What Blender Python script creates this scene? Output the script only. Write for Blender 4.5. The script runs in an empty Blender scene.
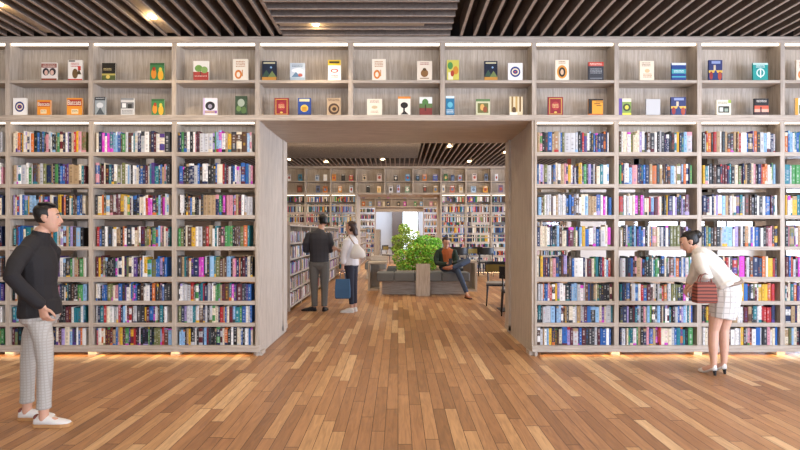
import bpy, bmesh, math, random
from mathutils import Vector, Matrix, Euler
R = random.Random(7)
PI = math.pi
S = bpy.context.scene
COL = S.collection
# ---------------------------------------------------------------- picture geometry
F, VX, VY, H, D = 541.45, 398.0, 232.0, 1.489, 6.5      # focal length (px), vanishing point, eye height, distance to the book wall
def wx(px, Y): return (px - VX) * Y / F
def wz(py, Y): return H - (py - VY) * Y / F

def lin(c):
    if isinstance(c, str):
        c = c.lstrip('#'); c = [int(c[i:i+2], 16) / 255 for i in (0, 2, 4)]
    return tuple((x / 12.92 if x <= .04045 else ((x + .055) / 1.055) ** 2.4) for x in c[:3])
def L4(c): return (*lin(c), 1.0)

# ---------------------------------------------------------------- materials
def new_mat(name):
    m = bpy.data.materials.new(name); m.use_nodes = True
    nt = m.node_tree; b = nt.nodes['Principled BSDF']
    return m, nt, b
def plain(name, c, rough=.55, metal=0., spec=.4, bump=0., bscale=80):
    m, nt, b = new_mat(name)
    b.inputs['Base Color'].default_value = L4(c); b.inputs['Roughness'].default_value = rough
    b.inputs['Metallic'].default_value = metal; b.inputs['Specular IOR Level'].default_value = spec
    tc = nt.nodes.new('ShaderNodeTexCoord'); n = nt.nodes.new('ShaderNodeTexNoise'); n.inputs['Scale'].default_value = bscale
    n.inputs['Detail'].default_value = 4
    nt.links.new(tc.outputs['Object'], n.inputs['Vector'])
    mx = nt.nodes.new('ShaderNodeMix'); mx.data_type = 'RGBA'; mx.blend_type = 'MULTIPLY'; mx.inputs['Factor'].default_value = .18
    mx.inputs['A'].default_value = L4(c); nt.links.new(n.outputs['Color'], mx.inputs['B'])
    nt.links.new(mx.outputs['Result'], b.inputs['Base Color'])
    if bump:
        bp = nt.nodes.new('ShaderNodeBump'); bp.inputs['Strength'].default_value = bump; bp.inputs['Distance'].default_value = .005
        nt.links.new(n.outputs['Fac'], bp.inputs['Height']); nt.links.new(bp.outputs['Normal'], b.inputs['Normal'])
    return m
def emit(name, c, s):
    m = bpy.data.materials.new(name); m.use_nodes = True; nt = m.node_tree; nt.nodes.clear()
    o = nt.nodes.new('ShaderNodeOutputMaterial'); e = nt.nodes.new('ShaderNodeEmission')
    e.inputs['Color'].default_value = L4(c); e.inputs['Strength'].default_value = s
    nt.links.new(e.outputs[0], o.inputs[0]); return m
def wood(name, stops, scale, rough=.5, spec=.35):
    """streaky veneer: noise stretched by scale (x, y, z)"""
    m, nt, b = new_mat(name)
    tc = nt.nodes.new('ShaderNodeTexCoord'); mp = nt.nodes.new('ShaderNodeMapping'); mp.inputs['Scale'].default_value = scale
    n = nt.nodes.new('ShaderNodeTexNoise'); n.inputs['Scale'].default_value = 1; n.inputs['Detail'].default_value = 5; n.inputs['Roughness'].default_value = .65
    n.inputs['Distortion'].default_value = .6
    rp = nt.nodes.new('ShaderNodeValToRGB'); rp.color_ramp.elements[0].position = .3; rp.color_ramp.elements[1].position = .72
    rp.color_ramp.elements[0].color = L4(stops[0]); rp.color_ramp.elements[1].color = L4(stops[1])
    nt.links.new(tc.outputs['Object'], mp.inputs['Vector']); nt.links.new(mp.outputs[0], n.inputs['Vector'])
    nt.links.new(n.outputs['Fac'], rp.inputs['Fac']); nt.links.new(rp.outputs[0], b.inputs['Base Color'])
    b.inputs['Roughness'].default_value = rough; b.inputs['Specular IOR Level'].default_value = spec
    return m
ASH = ('#988c7f', '#c4b8a9')
M = {}
M['wood_v'] = wood('pale ash veneer upright grain', ASH, (55, 55, 3.2))
M['wood_h'] = wood('pale ash veneer level grain', ASH, (3.2, 55, 55))
M['wood_d'] = wood('pale ash veneer deep grain', ASH, (45, 3.2, 45))
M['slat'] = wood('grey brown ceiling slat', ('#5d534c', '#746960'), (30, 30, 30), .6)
M['slab'] = plain('dark ceiling void', '#453e3a', .9)
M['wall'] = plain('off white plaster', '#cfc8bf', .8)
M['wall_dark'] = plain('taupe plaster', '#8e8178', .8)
M['black'] = plain('black painted metal', '#17181b', .4)
M['led'] = emit('shelf light strip', '#fff0dc', 3.6)
M['led_warm'] = emit('plinth light strip', '#ffd29a', 15.0)
M['lamp'] = emit('lamp diffuser', '#ffe2b0', 45.0)
M['cream'] = plain('cream lamp channel', '#b9ab97', .5)
M['cushion'] = plain('grey woven cushion', '#6c6f70', .9, bump=.3, bscale=300)
M['navy'] = plain('dark blue grey cushion', '#3b444c', .9, bump=.3, bscale=300)
M['olive'] = plain('olive pad', '#7b6a35', .8)
M['seat'] = plain('light grey seat pad', '#9d9a98', .8)
M['soil'] = plain('planting soil', '#2e231b', .95, bump=.6)
M['stem'] = plain('shrub stem', '#5d5130', .8)

def attr_mat(name, rough, sub=0.):
    m, nt, b = new_mat(name)
    a = nt.nodes.new('ShaderNodeVertexColor'); a.layer_name = 'Col'
    nt.links.new(a.outputs[0], b.inputs['Base Color']); b.inputs['Roughness'].default_value = rough
    b.inputs['Specular IOR Level'].default_value = .35
    if sub:
        b.inputs['Subsurface Weight'].default_value = 0
        b.inputs['Transmission Weight'].default_value = 0
    return m
M['book'] = attr_mat('printed book cloth and paper', .45)
M['leaf'] = attr_mat('fresh green leaves', .5)

def floor_mat():
    m, nt, b = new_mat('oak strip flooring')
    N = nt.nodes.new; K = nt.links.new
    tc = N('ShaderNodeTexCoord'); sp = N('ShaderNodeSeparateXYZ'); K(tc.outputs['Object'], sp.inputs[0])
    def mth(op, a, bb=None, c=None):
        n = N('ShaderNodeMath'); n.operation = op
        for i, v in enumerate((a, bb, c)):
            if v is None: continue
            if isinstance(v, (int, float)): n.inputs[i].default_value = v
            else: K(v, n.inputs[i])
        return n.outputs[0]
    W = .098
    xs = mth('DIVIDE', sp.outputs['X'], W); ix = mth('FLOOR', xs); fx = mth('FRACT', xs)
    w1 = N('ShaderNodeTexWhiteNoise'); w1.noise_dimensions = '1D'; K(ix, w1.inputs['W'])
    ys = mth('DIVIDE', mth('ADD', sp.outputs['Y'], mth('MULTIPLY', w1.outputs['Value'], 7.3)), 1.15)
    iy = mth('FLOOR', ys); fy = mth('FRACT', ys)
    cb = N('ShaderNodeCombineXYZ'); K(ix, cb.inputs[0]); K(iy, cb.inputs[1])
    w2 = N('ShaderNodeTexWhiteNoise'); w2.noise_dimensions = '2D'; K(cb.outputs[0], w2.inputs['Vector'])
    rp = N('ShaderNodeValToRGB'); K(w2.outputs['Value'], rp.inputs[0]); cr = rp.color_ramp
    for p, c in ((0, '#8f6744'), (.3, '#a1754f'), (.62, '#ae8259'), (.85, '#bd9366'), (1, '#d0ac80')):
        e = cr.elements[0] if p == 0 else (cr.elements[-1] if p == 1 else cr.elements.new(p))
        e.position = p; e.color = L4(c)
    # grain, shifted for every plank
    off = N('ShaderNodeVectorMath'); off.operation = 'MULTIPLY_ADD'; K(w2.outputs['Color'], off.inputs[0]); off.inputs[1].default_value = (13, 31, 5)
    K(tc.outputs['Object'], off.inputs[2])
    mp = N('ShaderNodeMapping'); mp.inputs['Scale'].default_value = (26, 2.2, 1); K(off.outputs[0], mp.inputs[0])
    g = N('ShaderNodeTexNoise'); g.inputs['Scale'].default_value = 1; g.inputs['Detail'].default_value = 5; g.inputs['Distortion'].default_value = 1.8; K(mp.outputs[0], g.inputs['Vector'])
    gr = N('ShaderNodeValToRGB'); K(g.outputs['Fac'], gr.inputs[0])
    gr.color_ramp.elements[0].position = .3; gr.color_ramp.elements[0].color = (.62, .58, .54, 1); gr.color_ramp.elements[1].position = .65; gr.color_ramp.elements[1].color = (1.08, 1.06, 1.04, 1)
    mx = N('ShaderNodeMix'); mx.data_type = 'RGBA'; mx.blend_type = 'MULTIPLY'; mx.inputs['Factor'].default_value = .8
    K(rp.outputs[0], mx.inputs['A']); K(gr.outputs[0], mx.inputs['B'])
    # joints
    ex = mth('MINIMUM', fx, mth('SUBTRACT', 1, fx)); ey = mth('MINIMUM', fy, mth('SUBTRACT', 1, fy))
    gap = mth('MAXIMUM', mth('LESS_THAN', ex, .022), mth('LESS_THAN', ey, .0032))
    m2 = N('ShaderNodeMix'); m2.data_type = 'RGBA'; K(gap, m2.inputs['Factor']); K(mx.outputs['Result'], m2.inputs['A']); m2.inputs['B'].default_value = L4('#3a2415')
    K(m2.outputs['Result'], b.inputs['Base Color'])
    K(mth('MULTIPLY_ADD', g.outputs['Fac'], .2, .3), b.inputs['Roughness'])
    b.inputs['Specular IOR Level'].default_value = .45
    return m
M['floor'] = floor_mat()

def glass():
    m = bpy.data.materials.new('window glass'); m.use_nodes = True; nt = m.node_tree; nt.nodes.clear()
    o = nt.nodes.new('ShaderNodeOutputMaterial'); t = nt.nodes.new('ShaderNodeBsdfTransparent'); g = nt.nodes.new('ShaderNodeBsdfGlossy')
    g.inputs['Roughness'].default_value = .03; mx = nt.nodes.new('ShaderNodeMixShader'); mx.inputs[0].default_value = .06
    nt.links.new(t.outputs[0], mx.inputs[1]); nt.links.new(g.outputs[0], mx.inputs[2]); nt.links.new(mx.outputs[0], o.inputs[0]); return m
M['glass'] = glass()

# ---------------------------------------------------------------- mesh helpers
M['slat_edge'] = wood('pale slat bottom', ('#94877b', '#b3a598'), (30, 30, 30), .6)
class MB:
    """collects shapes (world coordinates) that become ONE mesh"""
    def __init__(s): s.v, s.f, s.c, s.m = [], [], [], []
    def face(s, pts, col=None, mi=0):
        n = len(s.v); s.v += [tuple(p) for p in pts]; s.f.append(tuple(range(n, n + len(pts)))); s.c.append(col); s.m.append(mi)
    def box(s, x0, x1, y0, y1, z0, z1, col=None, mi=0):
        x0, x1 = min(x0, x1), max(x0, x1); y0, y1 = min(y0, y1), max(y0, y1); z0, z1 = min(z0, z1), max(z0, z1)
        n = len(s.v); s.v += [(x0,y0,z0),(x1,y0,z0),(x1,y1,z0),(x0,y1,z0),(x0,y0,z1),(x1,y0,z1),(x1,y1,z1),(x0,y1,z1)]
        for q in ((0,3,2,1),(4,5,6,7),(0,1,5,4),(1,2,6,5),(2,3,7,6),(3,0,4,7)):
            s.f.append(tuple(n + i for i in q)); s.c.append(col); s.m.append(mi)
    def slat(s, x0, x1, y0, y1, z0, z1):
        s.box(x0, x1, y0, y1, z0+.006, z1); s.box(x0, x1, y0, y1, z0, z0+.006, None, 1)  # lowest strip of every slat has a paler tone than its sides
    def rings(s, rings, col=None, cap=True, mi=0):
        k = len(rings[0]); n = len(s.v)
        for r in rings: s.v += [tuple(p) for p in r]
        for i in range(len(rings) - 1):
            for j in range(k):
                a = n + i*k + j; b2 = n + i*k + (j+1) % k
                s.f.append((a, b2, b2 + k, a + k)); s.c.append(col); s.m.append(mi)
        if cap:
            s.f.append(tuple(n + j for j in reversed(range(k)))); s.c.append(col); s.m.append(mi)
            s.f.append(tuple(n + (len(rings)-1)*k + j for j in range(k))); s.c.append(col); s.m.append(mi)
    def limb(s, pts, rad, ref=(1, 0, 0), n=14, round_ends=True, col=None):
        pts = [Vector(p) for p in pts]; rad = [r if isinstance(r, tuple) else (r, r) for r in rad]
        T = [(pts[min(i+1, len(pts)-1)] - pts[max(i-1, 0)]).normalized() for i in range(len(pts))]
        if round_ends:
            e0, e1 = min(rad[0]) * .6, min(rad[-1]) * .6
            pts = [pts[0] - T[0]*e0] + pts + [pts[-1] + T[-1]*e1]
            rad = [(rad[0][0]*.5, rad[0][1]*.5)] + rad + [(rad[-1][0]*.5, rad[-1][1]*.5)]; T = [T[0]] + T + [T[-1]]
        ref = Vector(ref); out = []
        for p, (a, b2), t in zip(pts, rad, T):
            u = ref - t * ref.dot(t)
            if u.length < 1e-3: u = Vector((0, 1, .01)) - t * Vector((0, 1, .01)).dot(t)
            u.normalize(); w = t.cross(u)
            out.append([p + u*(a*math.cos(q)) + w*(b2*math.sin(q)) for q in (2*PI*i/n for i in range(n))])
        s.rings(out, col)
    def ell(s, c, rx, ry, rz, mat=None, n=14, k=8, col=None):
        c = Vector(c); out = []
        for i in range(k + 1):
            th = -PI/2 + PI * (i + (.12 if i == 0 else -.12 if i == k else 0)) / k
            r = [Vector((rx*math.cos(th)*math.cos(2*PI*j/n), ry*math.cos(th)*math.sin(2*PI*j/n), rz*math.sin(th))) for j in range(n)]
            out.append([c + (mat @ p if mat else p) for p in r])
        s.rings(out, col)
    def cyl(s, c, r, z0, z1, n=24, r2=None, col=None):
        r2 = r if r2 is None else r2
        s.rings([[(c[0]+r*math.cos(2*PI*i/n), c[1]+r*math.sin(2*PI*i/n), z0) for i in range(n)],
                 [(c[0]+r2*math.cos(2*PI*i/n), c[1]+r2*math.sin(2*PI*i/n), z1) for i in range(n)]], col)
    def mesh(s, name, off=(0, 0, 0), smooth=False):
        me = bpy.data.meshes.new(name)
        me.from_pydata([(x-off[0], y-off[1], z-off[2]) for x, y, z in s.v], [], s.f)
        if any(c is not None for c in s.c):
            a = me.color_attributes.new('Col', 'FLOAT_COLOR', 'CORNER'); buf = []
            for f, c in zip(s.f, s.c): buf += list((*(c or (.5, .5, .5)), 1.0)) * len(f)
            a.data.foreach_set('color', buf)
        if any(s.m): me.polygons.foreach_set('material_index', s.m)
        if smooth: me.polygons.foreach_set('use_smooth', [True] * len(me.polygons))
        me.update(); return me

def wpos(o):
    p = Vector((0, 0, 0)); r = o
    while r.parent: r = r.parent
    if r.name.split('.')[0] == 'person': return p                 # figures are modelled about their own base
    while o: p += o.location; o = o.parent
    return p
def link(name, me, mats, parent=None, loc=None):
    o = bpy.data.objects.new(name, me); COL.objects.link(o)
    for m in (mats if isinstance(mats, (list, tuple)) else [mats]): me.materials.append(m)
    if parent: o.parent = parent
    if loc is not None: o.location = loc
    return o
def part(name, mb, mat, parent, bevel=0., smooth=False, label=None):
    o = link(name, mb.mesh(name, wpos(parent), smooth), mat, parent)
    if bevel:
        bv = o.modifiers.new('edge', 'BEVEL'); bv.width = bevel; bv.segments = 2; bv.limit_method = 'ANGLE'
    if label: o['label'] = label
    return o
def tag(o, label, cat, group=None, kind=None):
    o['label'] = label; o['category'] = cat
    if group: o['group'] = group
    if kind: o['kind'] = kind
    return o
def thing(name, label, cat, loc=(0, 0, 0), group=None):
    o = bpy.data.objects.new(name, None); COL.objects.link(o); o.location = loc; o.empty_display_size = .1
    return tag(o, label, cat, group)
def solo(name, mb, mat, label, cat, loc=(0, 0, 0), group=None, bevel=0., smooth=False):
    o = link(name, mb.mesh(name, loc, smooth), mat, None, loc)
    if bevel:
        bv = o.modifiers.new('edge', 'BEVEL'); bv.width = bevel; bv.segments = 2
    return tag(o, label, cat, group)
def struct(name, mb, mat, label=None):
    o = link(name, mb.mesh(name), mat); o['kind'] = 'structure'
    if label: o['label'] = label
    return o
def B(*a):
    b = MB(); b.box(*a); return b
def copy_tree(o, parent=None):
    c = o.copy(); COL.objects.link(c)
    if parent: c.parent = parent
    for ch in list(o.children): copy_tree(ch, c)
    return c

# ---------------------------------------------------------------- layout of the shelving
UL = [-6.69, -5.69, -4.69, -3.69, -2.69, -1.69]
UR = [1.635, 2.625, 3.62, 4.62, 5.62, 6.62]
UP = UL + [-.57, .535] + UR
ROWS = [2.449, 2.066, 1.693, 1.315, .949, .66, .397, .127]       # tops of the boards the books stand on, from the top
ROWS3 = [2.56, 2.2, 1.84, 1.46, 1.143, .887, .65, .41, .17]      # the far bookcases have nine
TOPS = [2.827, 2.449, 2.066, 1.693, 1.315, .949, .66, .397]
BT = .046; UT = .0265; SD = .26
ZB, ZM, ZT0, ZT1 = 2.894, 3.314, 3.758, 3.836
Y2, Y3 = 8.13, 19.3                                               # back of the thick wall, far wall

floor = struct('floor', B(-9.2, 13.2, -5.2, 40, -.1, 0), M['floor'])

def bookcase(yf, d, ups, label, group=None, ROWS=ROWS, led=True, feet=True):
    """one bank: uprights, boards, plinth, feet, light strips; yf = front plane, d = +1 when it goes away from us"""
    t = thing('bookcase', label, 'bookcase', ((ups[0]+ups[-1])/2, yf, 0), group)
    yb = yf + d*SD
    for x in ups:
        part('upright', B(x-UT, x+UT, yf+d*.004, yb, .05, 2.827), M['wood_v'], t)
        if feet: part('foot', B(x-.05, x+.05, yf+d*.03, yf+d*.2, 0, .05), M['wood_h'], t)
    part('plinth', B(ups[0]-.03, ups[-1]+.03, yf-d*.018, yb, .05, ROWS[-1]), M['wood_h'], t, .004)
    for i in range(len(ups)-1):
        for r in range(len(ROWS)-1):
            th = .058 if r == 4 else BT
            part('shelf', B(ups[i]+UT, ups[i+1]-UT, yf, yb, ROWS[r]-th, ROWS[r]), M['wood_h'], t, .003)
        part('top_board', B(ups[i]+UT, ups[i+1]-UT, yf+d*.002, yb, 2.806, 2.8265), M['wood_h'], t)
        if led: part('light_strip', B(ups[i]+UT+.015, ups[i+1]-UT-.015, yf+d*.004, yf+d*.034, 2.792, 2.806), M['led'], t)
        if led: part('back_panel', B(ups[i]+UT, ups[i+1]-UT, yb-d*.012, yb, ROWS[0]+.001, 2.8055), M['wood_v'], t)
    if led:
        part('plinth_light', B(ups[0]+.1, ups[-1]-.1, yf+d*.004, yf+d*.028, .0465, .05), M['led_warm'], t)
    return t
def display(yf, d, ups, label, group=None, led=True):
    t = thing('display_shelf', label, 'display shelf', ((ups[0]+ups[-1])/2, yf, 2.827), group); yb = yf + d*SD
    part('bottom_board', B(ups[0]-.03, ups[-1]+.03, yf-d*.006, yb, 2.827, ZB), M['wood_h'], t, .003)
    part('top_board', B(ups[0]-.03, ups[-1]+.03, yf-d*.006, yb, ZT0, ZT1), M['wood_h'], t, .003)
    for x in ups: part('upright', B(x-UT, x+UT, yf, yb, ZB, ZT0), M['wood_v'], t)
    for i in range(len(ups)-1):
        a, b = ups[i]+UT, ups[i+1]-UT
        part('shelf', B(a, b, yf+d*.003, yb-d*.015, ZM-.036, ZM), M['wood_h'], t, .003)
        part('back_panel', B(a, b, yb-d*.015, yb, ZB, ZT0), M['wood_v'], t)
        if led: part('light_strip', B(a+.012, b-.012, yf+d*.012, yf+d*.04, ZT0-.022, ZT0), M['led'], t)
    return t
bookcase(D, 1, UL, 'tall pale wood bookcase packed with books left of the wide passage, standing man before it')
bookcase(D, 1, UR, 'tall pale wood bookcase packed with books right of the wide passage, bending woman before it')
display(D, 1, UP, 'pale wood row of face-out display niches above the near passage and bookcases')
bookcase(Y2, -1, UL, 'bookcase backing onto the near left one, glimpsed through its gaps', led=False, feet=False)
bookcase(Y2, -1, UR, 'bookcase backing onto the near right one, glimpsed through its gaps', led=False, feet=False)
for n, (a, b, z0, z1) in enumerate(((-1.716, -1.68, 0, 2.827), (1.64, 1.666, 0, 2.827))):
    struct(f'trim_{n+1}', B(a if n else -1.7, b, D-.012, Y2+.02, z0, z1), M['wood_v'], ('left', 'right')[n] + ' wood lining of the passage')
struct('trim_3', B(-1.7, 1.666, D+SD+.001, Y2+.02, 2.827, 2.87), M['wood_h'], 'wood soffit of the passage')
struct('trim_4', B(-6.72, 6.65, Y2-.03, Y2, 2.871, ZT1), M['wood_v'], 'panel above the passage on the far side')
# far wall of the reading room and the one behind it
UL3 = [-6.02, -5.12, -4.21, -3.31, -2.406, -1.49]
UR3 = [1.535, 2.426, 3.33, 4.23, 5.13, 6.03]
bookcase(Y3, 1, UL3, 'far bookcase left of the second passage, beyond the low bookcase', ROWS3)
bookcase(Y3, 1, UR3, 'far bookcase right of the second passage, behind the black chairs', ROWS3)
display(Y3, 1, UL3 + [-.474, .538] + UR3, 'far row of face-out display niches above the second passage', led=False)
struct('trim_5', B(-1.52, -1.462, Y3-.012, Y3+1.7, 0, 2.827), M['wood_v'], 'left lining of the second passage')
struct('trim_6', B(1.507, 1.565, Y3-.012, Y3+1.7, 0, 2.827), M['wood_v'], 'right lining of the second passage')
struct('trim_7', B(-1.52, 1.565, Y3+SD+.001, Y3+1.7, 2.827, 2.88), M['wood_h'], 'soffit of the second passage')
Y4 = 29.3
U4L = [-3.95, -3.05, -2.14, -1.235]; U4R = [1.385, 2.165, 3.05, 3.95]
bookcase(Y4, 1, U4L, 'last bookcase at the left end of the distant room', ROWS3, led=False)
bookcase(Y4, 1, U4R, 'last bookcase at the right end of the distant room', ROWS3, led=False)
display(Y4, 1, U4L + [-.373, .524] + U4R, 'distant row of display niches above the last opening', led=False)

# ---------------------------------------------------------------- shell
def wall_holes(name, axis, c, th, a0, a1, z1, holes, mat):
    """a wall with window openings: axis 'x' = the wall stands at x=c and runs along y"""
    mb = MB()
    def bx(p, q, z0, zz):
        if q - p < 1e-4 or zz - z0 < 1e-4: return
        if axis == 'x': mb.box(c, c+th, p, q, z0, zz)
        else: mb.box(p, q, c, c+th, z0, zz)
    prev = a0
    for (h0, h1, hz0, hz1) in holes:
        bx(prev, h0, 0, z1); bx(h0, h1, 0, hz0); bx(h0, h1, hz1, z1); prev = h1
    bx(prev, a1, 0, z1)
    o = struct(name, mb, mat)
    return o
WN = [0]
def window(axis, c, h0, h1, z0, z1, n=3):
    WN[0] += 1
    fr = MB(); w = .05
    def bx(mb, p, q, a, b, t=.03):
        if axis == 'x': mb.box(c-t, c+t, p, q, a, b)
        else: mb.box(p, q, c-t, c+t, a, b)
    bx(fr, h0, h1, z0, z0+w); bx(fr, h0, h1, z1-w, z1)
    for i in range(n+1):
        p = h0 + (h1-h0)*i/n; p = min(max(p, h0+w/2), h1-w/2); bx(fr, p-w/2, p+w/2, z0+w, z1-w)
    o = struct(f'window_{WN[0]}', fr, M['black'])
    p = MB(); bx(p, h0+w, h1-w, z0+w, z1-w, .004); part('pane', p, M['glass'], o)
wall_holes('wall_left', 'x', -6.95, .2, -5.2, D+1.73, 4.06, [], M['wall_dark'])
wall_holes('wall_right', 'x', 6.75, .2, -5.2, D+1.73, 4.06, [(-3.5, 4.6, .5, 3.4)], M['wall'])
window('x', 6.85, -3.5, 4.6, .5, 3.4, 6)
wall_holes('wall_back', 'y', -5.2, .2, -6.75, 6.75, 4.06, [(-5.5, 5.5, .4, 3.5)], M['wall'])
window('y', -5.1, -5.5, 5.5, .4, 3.5, 7)
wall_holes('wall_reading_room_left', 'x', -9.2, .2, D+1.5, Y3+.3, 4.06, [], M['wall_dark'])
wall_holes('wall_reading_room_right', 'x', 13.0, .2, D+1.5, Y3+.3, 4.06, [(9.5, 18.5, .5, 3.3)], M['wall'])
window('x', 13.1, 9.5, 18.5, .5, 3.3, 7)
wall_holes('wall_near_left', 'y', D+1.53, .2, -9.0, -6.95, 4.06, [], M['wall_dark'])
wall_holes('wall_near_right', 'y', D+1.53, .2, 6.95, 13, 4.06, [], M['wall'])
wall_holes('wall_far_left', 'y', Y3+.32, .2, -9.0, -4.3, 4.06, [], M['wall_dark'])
wall_holes('wall_far_right', 'y', Y3+.05, .2, 6.07, 13, 4.06, [(7.8, 10.1, 1.0, 2.6), (10.8, 12.8, 1.0, 2.6)], M['wall'])
window('y', Y3+.15, 7.8, 10.1, 1.0, 2.6, 2)
window('y', Y3+.15, 10.8, 12.8, 1.0, 2.6, 2)
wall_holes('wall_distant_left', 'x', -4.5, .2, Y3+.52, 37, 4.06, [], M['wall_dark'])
wall_holes('wall_distant_right', 'x', 9.0, .2, Y3+.3, 37, 4.06, [(21.5, 28.5, .4, 3.4)], M['wall'])
window('x', 9.1, 21.5, 28.5, .4, 3.4, 4)
wall_holes('wall_distant_back', 'y', Y4+.05, .2, 3.99, 9, 4.06, [(5.1, 8.8, 1.0, 2.4)], M['wall'])
window('y', Y4+.15, 5.1, 8.8, 1.0, 2.4, 3)
# last room seen through the last opening
wall_holes('wall_end', 'y', 33.4, .2, -4.3, 9, 4.06, [(.25, 1.25, .3, 2.85)], plain('white plaster', '#e6e2dc', .8))
window('y', 33.5, .25, 1.25, .3, 2.85, 1)
struct('wall_column', B(-.36, .24, 32.7, 33.0, 0, 4.05), plain('brown column paint', '#6a5b4f', .7), 'brown column beside the distant window')
struct('trim_8', B(-1.26, 1.41, Y4+SD+.001, Y4+.6, 2.6, 2.88), M['wood_h'], 'lintel of the last opening')

# ceilings with slats
cl = struct('ceiling', B(-6.95, 6.95, -5.2, 7.0, 4.06, 4.2), M['slab'], 'dark ceiling over the front room')
ZS = 3.838; SH = .2
sl = MB(); x = -1.5
while x > -6.7: sl.slat(x-.016, x+.016, -4.95, D-.012, ZS, ZS+SH); x -= .16
x = .755
while x < 6.7: sl.slat(x-.016, x+.016, -4.95, D-.012, ZS, ZS+SH); x += .16
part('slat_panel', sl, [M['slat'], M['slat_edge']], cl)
sl = MB(); y = 6.47
while y > -4.9: sl.slat(-1.38, .625, y-.014, y+.014, ZS, ZS+SH); y -= .19
sl.slat(-1.42, -1.385, -4.95, D-.012, ZS+.02, ZS+SH)
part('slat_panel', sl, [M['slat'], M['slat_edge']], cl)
c2 = struct('ceiling_reading_room', B(-9.2, 13.2, 7.0, Y3+1.0, 4.06, 4.2), M['slab'], 'dark ceiling over the reading room')
sl = MB(); x = -8.9
while x < 12.9:
    if -6 < x < .7: sl.slat(x-.016, x+.016, 17.25, Y3-.012, ZS, ZS+SH); sl.slat(x-.016, x+.016, Y2+.02, 11.9, ZS, ZS+SH)
    else: sl.slat(x-.016, x+.016, Y2+.02, Y3-.012, ZS, ZS+SH)
    x += .16
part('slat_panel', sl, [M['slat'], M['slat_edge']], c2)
sl = MB(); y = 17.2
while y > 12: sl.slat(-5.95, .62, y-.014, y+.014, ZS, ZS+SH); y -= .19
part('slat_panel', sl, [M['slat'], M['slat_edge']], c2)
struct('ceiling_distant', B(-9.2, 13.2, Y3+1.0, 37, 4.06, 4.2), M['slat'], 'ceiling over the distant rooms')

# ---------------------------------------------------------------- ceiling lights
def lamp_light(kind, loc, power, c, **k):
    l = bpy.data.lights.new(kind.lower() + ' light', kind); l.energy = power; l.color = c
    for a, v in k.items(): setattr(l, a, v)
    o = bpy.data.objects.new(kind.lower() + '_light', l); COL.objects.link(o); o.location = loc; return o
def ceiling_light(x0, x1, y0, y1, lx, ly, label, grp=None, power=6, r=.035, spot=25):
    t = thing('ceiling_light', label, 'ceiling light', ((x0+x1)/2, (y0+y1)/2, ZS), grp)
    part('housing', B(x0, x1, y0, y1, ZS+.03, ZS+.07), M['cream'], t)
    d = MB(); d.cyl((lx, ly), r, ZS+.012, ZS+.0299, 20, r); part('diffuser', d, M['lamp'], t, smooth=False)
    lamp_light('POINT', (lx, ly, ZS-.03), power, lin('#ffd9a0'), shadow_soft_size=.02)
    o = lamp_light('SPOT', (lx, ly, ZS-.02), spot, lin('#ffe3bd'), shadow_soft_size=.04, spot_size=1.9, spot_blend=.5)
ceiling_light(-2.765, -2.635, 3.6, 6.46, -2.70, 5.97, 'cream slatted ceiling strip with bright lamp left of the near passage', power=3)
ceiling_light(-4.205, -4.075, 3.6, 6.46, -4.14, 5.62, 'cream ceiling strip at the upper left edge with bright lamp', power=3)
ceiling_light(-1.36, .3, 6.105, 6.255, -.94, 6.18, 'glowing lamp between the crosswise ceiling slats above the near passage', power=1.2)
for px, py, lab in ((291, 160, 'leftmost small ceiling lamp seen through the passage, by its left jamb'), (328, 162.5, 'bright oblong ceiling lamp seen through the passage above the standing pair'),
                    (381, 160, 'small ceiling lamp seen through the passage, near the middle'), (452, 147, 'ceiling lamp seen right under the passage soffit, right of middle'),
                    (470, 162, 'ceiling lamp among the slats above the far right bookcase'), (507, 153, 'ceiling lamp seen hard against the right jamb')):
    Y = 2.347 * F / (VY - py); X = wx(px, Y); xs = round((X + 8.9 - .08) / .16) * .16 - 8.9 + .08
    ceiling_light(xs-.055, xs+.055, Y-.5, Y+.5, xs, Y, lab, 'small ceiling lamps over the reading room', power=2, r=.05, spot=40)
# pendant in the distance
pt = thing('pendant_lamp', 'small glowing pendant lamp hanging in the distant opening', 'pendant lamp', (wx(385.5, 31), 31, 2.9))
m_ = MB(); m_.cyl((wx(385.5, 31), 31), .16, 2.82, 2.98, 20, .05); part('lamp_shade', m_, M['led'], pt)
m_ = MB(); m_.cyl((wx(385.5, 31), 31), .008, 2.98, 4.06, 8); part('cord', m_, M['black'], pt)

# ---------------------------------------------------------------- books
PAL = [('white', '#dfddd9', 15), ('ivory', '#d6cab2', 9), ('pale grey', '#b7b8bb', 8), ('black', '#141416', 12), ('charcoal', '#303236', 8), ('navy', '#18264a', 10), ('blue', '#235a9e', 8),
       ('pale blue', '#86add0', 6), ('teal', '#1b707b', 6), ('red', '#a42628', 4.5), ('maroon', '#521723', 5), ('magenta', '#c136b2', 1.5), ('pink', '#c98c96', 3), ('yellow', '#cfa42c', 2.5),
       ('orange', '#c2682d', 2.2), ('green', '#43884a', 3.2), ('olive', '#6b6e42', 3), ('tan', '#a38a68', 5), ('brown', '#503728', 6), ('purple', '#4f347a', 2), ('lilac', '#998abb', 2)]
CN = [p[0] for p in PAL]; CC = {p[0]: lin(p[1]) for p in PAL}; CW = [p[2] for p in PAL]
PAGE = lin('#e4dcca')
def lum(c): return .21*c[0] + .72*c[1] + .07*c[2]
def make_book(rnd, t=None):
    n = rnd.choices(CN, CW)[0]
    return dict(t=t or min(.062, max(.014, rnd.lognormvariate(math.log(.0275), .38))), n=n, seed=rnd.random())
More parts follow.
